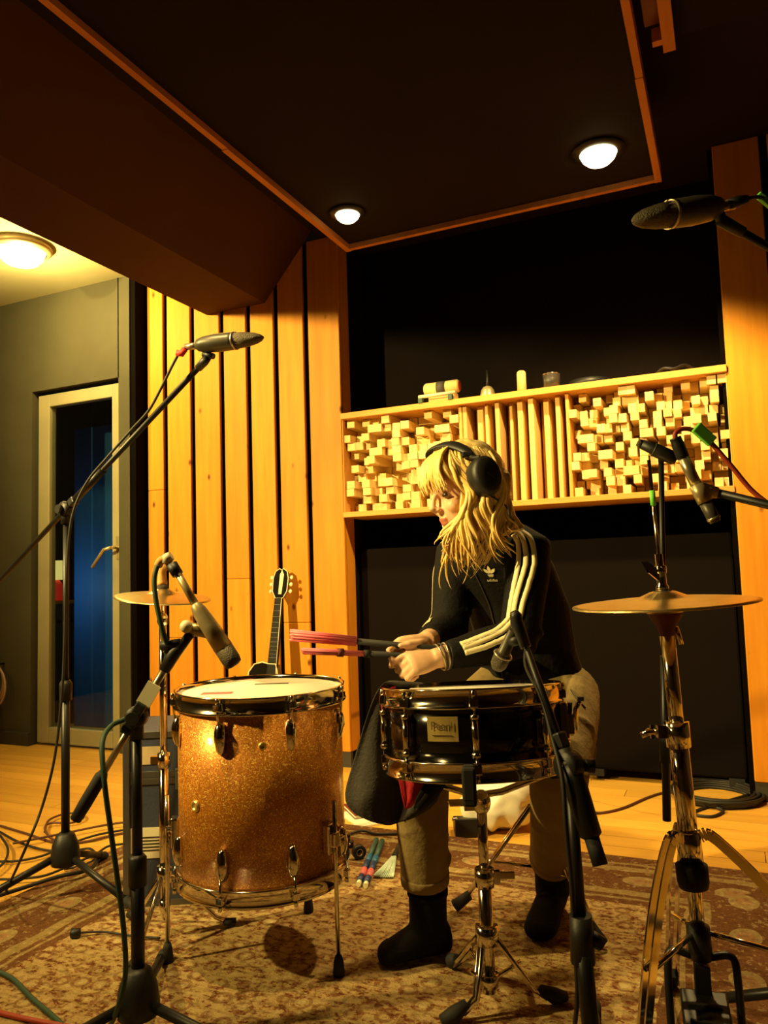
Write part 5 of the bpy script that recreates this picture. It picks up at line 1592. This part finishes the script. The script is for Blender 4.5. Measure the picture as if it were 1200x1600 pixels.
for k in range(5):
    MB().box(ctr-fyv*(cdp/2+.0025)-fx*(cw*.345)+UZ*(.155+.009*k), (.05, .001, .003), (fx, fyv, UZ)).build('label_print', 'print_ink', fc)
lt = MB(); lt.box(ctr-fyv*(cdp/2+.006)-fx*.05+UZ*(ch*.72), (.05, .012, .06), (fx, fyv, UZ)); lt.build('latch', 'case_metal', fc, bevel=.003)

# guitar leaning on the boards behind the tom
gB = onz(424, 1230, 0.0)
head = at(436, 888, 3.86); 
gb = V((head.x-.01, 3.16, 0.0))
gt_ = V((head.x, YB-.035, head.z))
gy = (gt_-gb).normalized(); gx = V((1, 0, 0)); gx = (gx-gy*gx.dot(gy)).normalized(); gn = gx.cross(gy)    # gn faces the room
if gn.y > 0: gn = -gn
GL_ = (gt_-gb).length
gu = thing('electric_guitar', 'black guitar with cream binding leaning on the pine boards', 'guitar', gb)
def G_(x_, y_, z_=0): return gb+gx*x_+gy*y_+gn*z_
half = [(0, .0), (.09, .005), (.145, .04), (.168, .10), (.160, .17), (.125, .225), (.108, .27), (.118, .33), (.132, .38), (.128, .43), (.10, .465), (.055, .475), (.02, .468)]
left = [(-x_, y_) for x_, y_ in half]
right = [(x_, y_) for x_, y_ in half[:8]]+[(.125, .33), (.128, .365), (.105, .40), (.075, .405), (.055, .385), (.04, .40), (.03, .44), (.02, .468)]
out = [(x_*1.02, y_*1.10) for x_, y_ in right+left[::-1][:-1]]
bb = MB(); bb.prism(out, G_(0, 0, -.022), gx, gy if gx.cross(gy).dot(gn) > 0 else gy, .044 if gx.cross(gy).dot(gn) > 0 else -.044)
bdy = bb.build('body', 'guitar_black', gu, bevel=.004)
MB().tube([G_(x_, y_, .022) for x_, y_ in out], .0035, 6, closed=True).build('binding', 'guitar_cream', bdy)
nk0, nk1 = .40, GL_-.155
MB().prism([(-.028, nk0), (.028, nk0), (.021, nk1), (-.021, nk1)], G_(0, 0, .002), gx, gy, .022 if gx.cross(gy).dot(gn) > 0 else -.022).build('neck', 'fret_wood', gu, bevel=.004)
for s in (1,): MB().tube([G_(s*.0275, nk0, .025), G_(s*.021, nk1, .025)], .0016, 6).build('neck_binding', 'guitar_cream', gu)
for k in range(13):
    y_ = nk1-(nk1-nk0+.15)*(1-2**(-k/12))
    if y_ > nk0: MB().box(G_(0, y_, .0245), (.040, .0012, .001), (gx, gy, gn)).build('fret', 'case_metal', gu)
hd_ = [(-.022, nk1), (.022, nk1), (.042, nk1+.035), (.044, nk1+.10), (.034, nk1+.135), (.012, nk1+.15), (0, nk1+.143), (-.012, nk1+.15), (-.034, nk1+.135), (-.044, nk1+.10), (-.042, nk1+.035)]
hs = MB().prism(hd_, G_(0, 0, 0), gx, gy, .016 if gx.cross(gy).dot(gn) > 0 else -.016).build('headstock', 'guitar_black', gu, bevel=.003)
MB().tube([G_(x_, y_, .016) for x_, y_ in hd_], .0026, 6, closed=True).build('headstock_binding', 'guitar_cream', hs)
MB().prism([(-.006, nk1+.02), (.012, nk1+.02), (.017, nk1+.12), (.004, nk1+.143), (-.006, nk1+.12)], G_(0, 0, .0165), gx, gy, .001 if gx.cross(gy).dot(gn) > 0 else -.001).build('headstock_inlay', 'guitar_cream', hs)
for s in (-1, 1):
    for k in range(3):
        y_ = nk1+.035+.035*k
        MB().tube([G_(s*.042, y_, .008), G_(s*.052, y_, .008)], .003, 8).build('tuner_post', 'mic_silver', hs)
        MB().ell(G_(s*.058, y_, .008), (.009, .011, .005), (gx, gy, gn), 12, 8).build('tuner_button', 'guitar_cream', hs)
MB().box(G_(-.035, .36, .028), (.03, .02, .01), (gx, gy, gn)).build('switch_ring', 'guitar_cream', gu)
MB().box(G_(0, .30, .027), (.075, .035, .012), (gx, gy, gn)).build('pickup', 'mic_silver', gu, bevel=.003)
MB().box(G_(0, .19, .027), (.075, .035, .012), (gx, gy, gn)).build('pickup', 'mic_silver', gu, bevel=.003)
MB().box(G_(0, .13, .03), (.085, .014, .014), (gx, gy, gn)).build('bridge', 'mic_silver', gu, bevel=.003)
for k in range(6):
    x_ = -.016+.0064*k
    MB().tube([G_(x_*1.5, .13, .038), G_(x_, nk1, .029)], .0005, 5).build('string', 'black_metal', gu)

# white bag on the floor behind the stand
bc = onz(792, 1318, .0)+FH*.16
bm = MB(); bm.ell(bc+UZ*.085, (.13, .11, .09), None, 26, 16); bm.ell(bc+RH*.07+UZ*.13, (.07, .08, .08), None); bm.ell(bc-RH*.07+UZ*.08, (.07, .08, .075), None)
bg_ = remesh(bm, .009, 2)
bg_.v = [V((p.x, p.y, max(.002, p.z)))+V((noise.noise(p*17), noise.noise(p*17+V((5, 0, 0))), noise.noise(p*17+V((0, 9, 0)))))*.022 for p in bg_.v]
bg_.v = [V((p.x, p.y, max(.002, p.z))) for p in bg_.v]
bgo = thing('plastic_bag', 'crumpled white bag on the floor behind the snare stand', 'bag', bc)
bg_.build('bag_body', 'bag_white', bgo)
hd2 = bc+UZ*.19
MB().tube(smoothpath([hd2-RH*.03, hd2-RH*.02+UZ*.03, hd2+RH*.02+UZ*.035, hd2+RH*.04], 5), .006, 8).build('bag_handle', 'bag_white', bgo)

# things on the rug near the right foot
def floor_stick(p0, p1, label, segs, r):
    p0, p1 = V(p0), V(p1); d = (p1-p0)
    t = thing('rod_stick', label, 'drumstick', p0, 'blue and red rod sticks on the rug')
    for nm, a_, b_, mt, k in segs: MB().tube([p0+d*a_, p0+d*b_], r*k, 12).build(nm, mt, t)
z_ = RZ+.011
seg = [('tip', 0, .06, 'mic_cream', .8), ('end_band', .05, .16, 'navy_grip', 1.0), ('red_band', .16, .30, 'pink_plastic', 1.05), ('blue_band', .30, .46, 'navy_grip', 1.0), ('teal_band', .46, .60, 'blue_grip', 1.0), ('handle', .60, 1.0, 'teal_handle', .95)]
floor_stick(onz(560, 1382, z_), onz(588, 1312, z_), 'rod stick with red and blue bands on the rug, left of two', seg, .0095)
floor_stick(onz(571, 1384, z_), onz(597, 1314, z_), 'rod stick with red and blue bands on the rug, right of two', seg, .0095)
b0_, b1_, b2_ = onz(599, 1369, RZ+.008), onz(616, 1338, RZ+.008), onz(632, 1305, RZ+.008)
db = (b2_-b0_).normalized(); sb_ = UZ.cross(db)
br = thing('wire_brush', 'pale fanned drum brush with black handle on the rug', 'brush', b0_)
fan = MB()
for k in range(22):
    u = k/21-.5; fan.tube([b1_+sb_*(u*.012)+UZ*(.003*sin(k*2)), b0_+sb_*(u*.062)+UZ*(.002*sin(k*3))], .0020, 6)
fan.build('bristles', 'pale_bristle', br)['kind'] = 'stuff'
MB().tube([b1_-db*.006, b1_+db*.01, b2_], [.0085, .0095, .0075], 12).build('handle', 'black_rubber', br)
p = onz(561, 1342, RZ)
rl = thing('tape_roll', 'small black roll of tape standing on the rug', 'tape', p)
ax = (RH*.35-FH*.9).normalized()
MB().lathe([(.011, -.011), (.021, -.011), (.0225, -.009), (.0225, .009), (.021, .011), (.011, .011), (.011, -.011)], p+UZ*.0225, ax, 28).build('tape', 'black_plastic', rl)
MB().lathe([(.0095, -.0112), (.0115, -.0112), (.0115, .0112), (.0095, .0112), (.0095, -.0112)], p+UZ*.0225, ax, 24).build('core', 'mic_silver', rl)
p = onz(545, 1324, RZ)
cl = thing('drum_clamp', 'small black clamp lying beside the tape roll', 'clamp', p)
m_ = MB(); m_.box(p+UZ*.011, (.034, .022, .022), (RH, FH, UZ)); m_.box(p+UZ*.026-RH*.004, (.018, .016, .014), (RH, FH, UZ)); m_.build('jaw', 'black_plastic', cl, bevel=.003)
MB().tube([p+UZ*.03, p+UZ*.044], [.004, .008], 10).build('screw', 'black_metal', cl)
MB().ell(p+UZ*.014-FH*.012+RH*.004, .004).build('rivet', 'chrome', cl)
# notebook, paper and pedal cable behind the tom
p = onz(570, 1292, 0)
MB().box(p+UZ*.004+FH*.1, (.14, .20, .006), ((RH+FH*.5).normalized(), (FH-RH*.5).normalized(), UZ)).build('paper_sheet', 'bag_white', origin=p+UZ*.004, label='white papers on the floor behind the gold tom', category='paper')
q = p+FH*.16-RH*.01
nb_ = thing('notebook', 'maroon notebook leaning on the white papers', 'book', q)
X_, Y_ = (RH+FH*.35).normalized(), (FH-RH*.35).normalized()
MB().box(q+UZ*.014, (.11, .15, .010), (X_, Y_, UZ)).build('pages', 'bag_white', nb_)
MB().box(q+UZ*.0215, (.116, .156, .004), (X_, Y_, UZ)).build('cover', 'maroon_cover', nb_)
MB().box(q+UZ*.0075, (.116, .156, .003), (X_, Y_, UZ)).build('cover', 'maroon_cover', nb_)
cable('floor_cable', 'cable_black', [onz(540, 1306, RZ+.006), onz(565, 1298, RZ+.008), onz(590, 1303, RZ+.006), onz(640, 1301, RZ+.006), onz(700, 1296, .008)], .0045, 'black cable crossing the rug edge behind the gold tom')
# box of pedals behind the snare stand
p = onz(715, 1322, .0)+FH*.06
pe = thing('effects_pedal', 'small dark foot pedal with chrome switch behind the snare stand', 'pedal', p)
m_ = MB(); m_.prism([(-.045, 0), (.045, 0), (.045, .05), (-.045, .065)], p+FH*.06, FH*1.0, UZ, .09); m_.build('housing', 'black_plastic', pe, bevel=.004)
MB().lathe([(0, 0), (.010, 0), (.010, .008), (.007, .012), (0, .012)], p+UZ*.056+FH*.03, UZ, 14).build('foot_switch', 'chrome', pe)
MB().tube([p-RH*.03+UZ*.02, p-RH*.035-FH*.03+UZ*.012], .007, 10).build('plug', 'mic_silver', pe)

# coiled cable on the right of the floor
cc = onz(1128, 1252, 0)
def coil(c, R, n, r, jit, seed, flat=.5):
    rr = random.Random(seed); pts = []
    for i in range(n*18):
        a_ = 2*pi*i/18; lay = (i//18)
        R_ = R*(.72+.28*((lay*.37) % 1))+rr.uniform(-jit, jit)
        pts.append(c+RH*(R_*cos(a_)*1.0)+FH*(R_*sin(a_))+UZ*(r+lay*r*.42))
    return pts
pts = coil(cc+FH*.05, .175, 11, .006, .004, 3)
t_ = thing('cable_coil', 'coiled black cable lying on the floor by the right boards', 'cable', cc+FH*.05)
MB().tube(pts, .006, 6).build('coil', 'cable_black', t_)
MB().tube(smoothpath([pts[0], onz(1085, 1268, .006), onz(1110, 1276, .006), onz(1130, 1268, .006), onz(1120, 1262, .01)], 6), .0055, 8).build('loose_end', 'cable_black', t_)
MB().torus(cc+FH*.05+RH*.155+UZ*.02, FH, .02, .004).build('tie_strap', 'black_rubber', t_)
cable('floor_cable', 'cable_brown', [onz(915, 1268, .005), onz(940, 1270, .005), onz(975, 1262, .005), onz(1015, 1245, .005), onz(1045, 1238, .005), onz(1085, 1245, .008)], .005, 'brown cable curving over the floor to the coiled cable')

# cables on the floor at the left
LC = [('cable_brown', [(0, 1290), (40, 1302), (90, 1317), (140, 1314), (190, 1302), (240, 1300)], 'brown cable running flat past the foot of the left stand'),
      ('cable_black', [(0, 1300), (30, 1316), (70, 1328), (110, 1330), (140, 1326), (150, 1340), (130, 1352), (100, 1358)], 'dark cable ending in a small loop by the left stand'),
      ('cable_black', [(0, 1346), (30, 1345), (70, 1336), (100, 1322), (150, 1305), (200, 1296), (250, 1290)], 'dark cable crossing the others towards the blue case'),
      ('cable_brown', [(70, 1300), (76, 1282), (100, 1272), (125, 1271), (130, 1278), (110, 1286), (80, 1286), (70, 1294), (80, 1310), (110, 1325)], 'brown cable lying in an open loop on the yellow floor'),
      ('cable_black', [(0, 1374), (30, 1373), (70, 1368), (110, 1352), (150, 1334), (170, 1322), (200, 1318)], 'black cable along the left rug edge'),
      ('cable_brown', [(20, 1318), (60, 1310), (110, 1300), (160, 1290), (200, 1284)], 'thin brown cable furthest back on the yellow floor'),
      ('cable_black', [(0, 1305), (12, 1325), (8, 1345), (-10, 1362)], 'short bent black cable at the left picture edge')]
for k, (mt, pp, lb) in enumerate(LC):
    cable('floor_cable', mt, [onz(x_, y_, (.012 if onz(x_, y_).x > RX0 and onz(x_, y_).y < RY1 else .004)+.0025*k+.002) for x_, y_ in pp], .0042, lb)
cable('floor_cable', 'cable_black', [onz(118, 1458, RZ+.012), onz(160, 1456, RZ+.007), onz(205, 1462, RZ+.007), onz(250, 1466, RZ+.007)], .003, 'short thin cable on the rug with a black plug')
p = onz(118, 1458, RZ+.012)
MB().tube([p-RH*.012, p-RH*.010, p+RH*.010, p+RH*.012], [.009, .012, .012, .006], 14).build('cable_plug', 'black_plastic', origin=p, label='stubby black cable plug on the rug at the left', category='plug')
cable('floor_cable', 'cable_green', [onz(-10, 1515, RZ+.006), onz(20, 1530, RZ+.006), onz(50, 1560, RZ+.006), onz(85, 1590, RZ+.006), onz(120, 1625, RZ+.006)], .0055, 'green cable in the bottom left corner of the rug')
cable('floor_cable', 'cable_red', [onz(-10, 1580, RZ+.006), onz(40, 1592, RZ+.006), onz(100, 1603, RZ+.006), onz(160, 1612, RZ+.006)], .0055, 'red cable at the very bottom left of the rug')
cable('floor_cable', 'cable_black', [onz(-10, 1402, RZ+.012), onz(40, 1386, RZ+.012), onz(90, 1370, RZ+.02), onz(140, 1358, RZ+.016), onz(150, 1338, RZ+.012), onz(120, 1330, RZ+.02)], .0065, 'thick black cable looping behind the left stand')

# cable loops hung on the wall at the left edge
hk = ony(2, 1040, YD-.02)
hg = thing('hanging_cable', 'pinkish cable loops hanging on the olive wall at the left edge', 'cable', hk)
MB().tube([hk+V((0, .02, .01)), hk+V((0, -.05, .01)), hk+V((0, -.05, .03))], .006, 8).build('hook', 'black_metal', hg)
for k in range(3):
    cpt = hk+V((-.01+.012*k, -.03-.012*k, -.09-.012*k)); n_ = 26
    MB().tube([cpt+V(((.062+.012*k)*cos(2*pi*i/n_), .0, (.095+.010*k)*sin(2*pi*i/n_))) for i in range(n_)], .006, 8, closed=True).build('loop', 'cable_pink', hg)

# red lamp standing beyond the left picture edge, glowing on the wall
lp = V((-4.42, 2.98, 0))
fl_ = thing('floor_lamp', 'tall lamp with a red shade beyond the left edge', 'lamp', lp)
MB().lathe([(0, 0), (.11, 0), (.11, .012), (.02, .03), (0, .03)], lp, n=28).build('base', 'black_metal', fl_)
MB().tube([lp+UZ*.02, lp+UZ*.98], .009, 12).build('pole', 'black_metal', fl_)
MB().lathe([(.07, .98), (.075, .98), (.105, 1.2), (.10, 1.2), (.07, .98)], lp, n=28).build('lamp_shade', 'shade_red', fl_)
lamp_point('red_lamp_light', lp+UZ*1.08, 3.0, (1.0, .30, .06), .04)
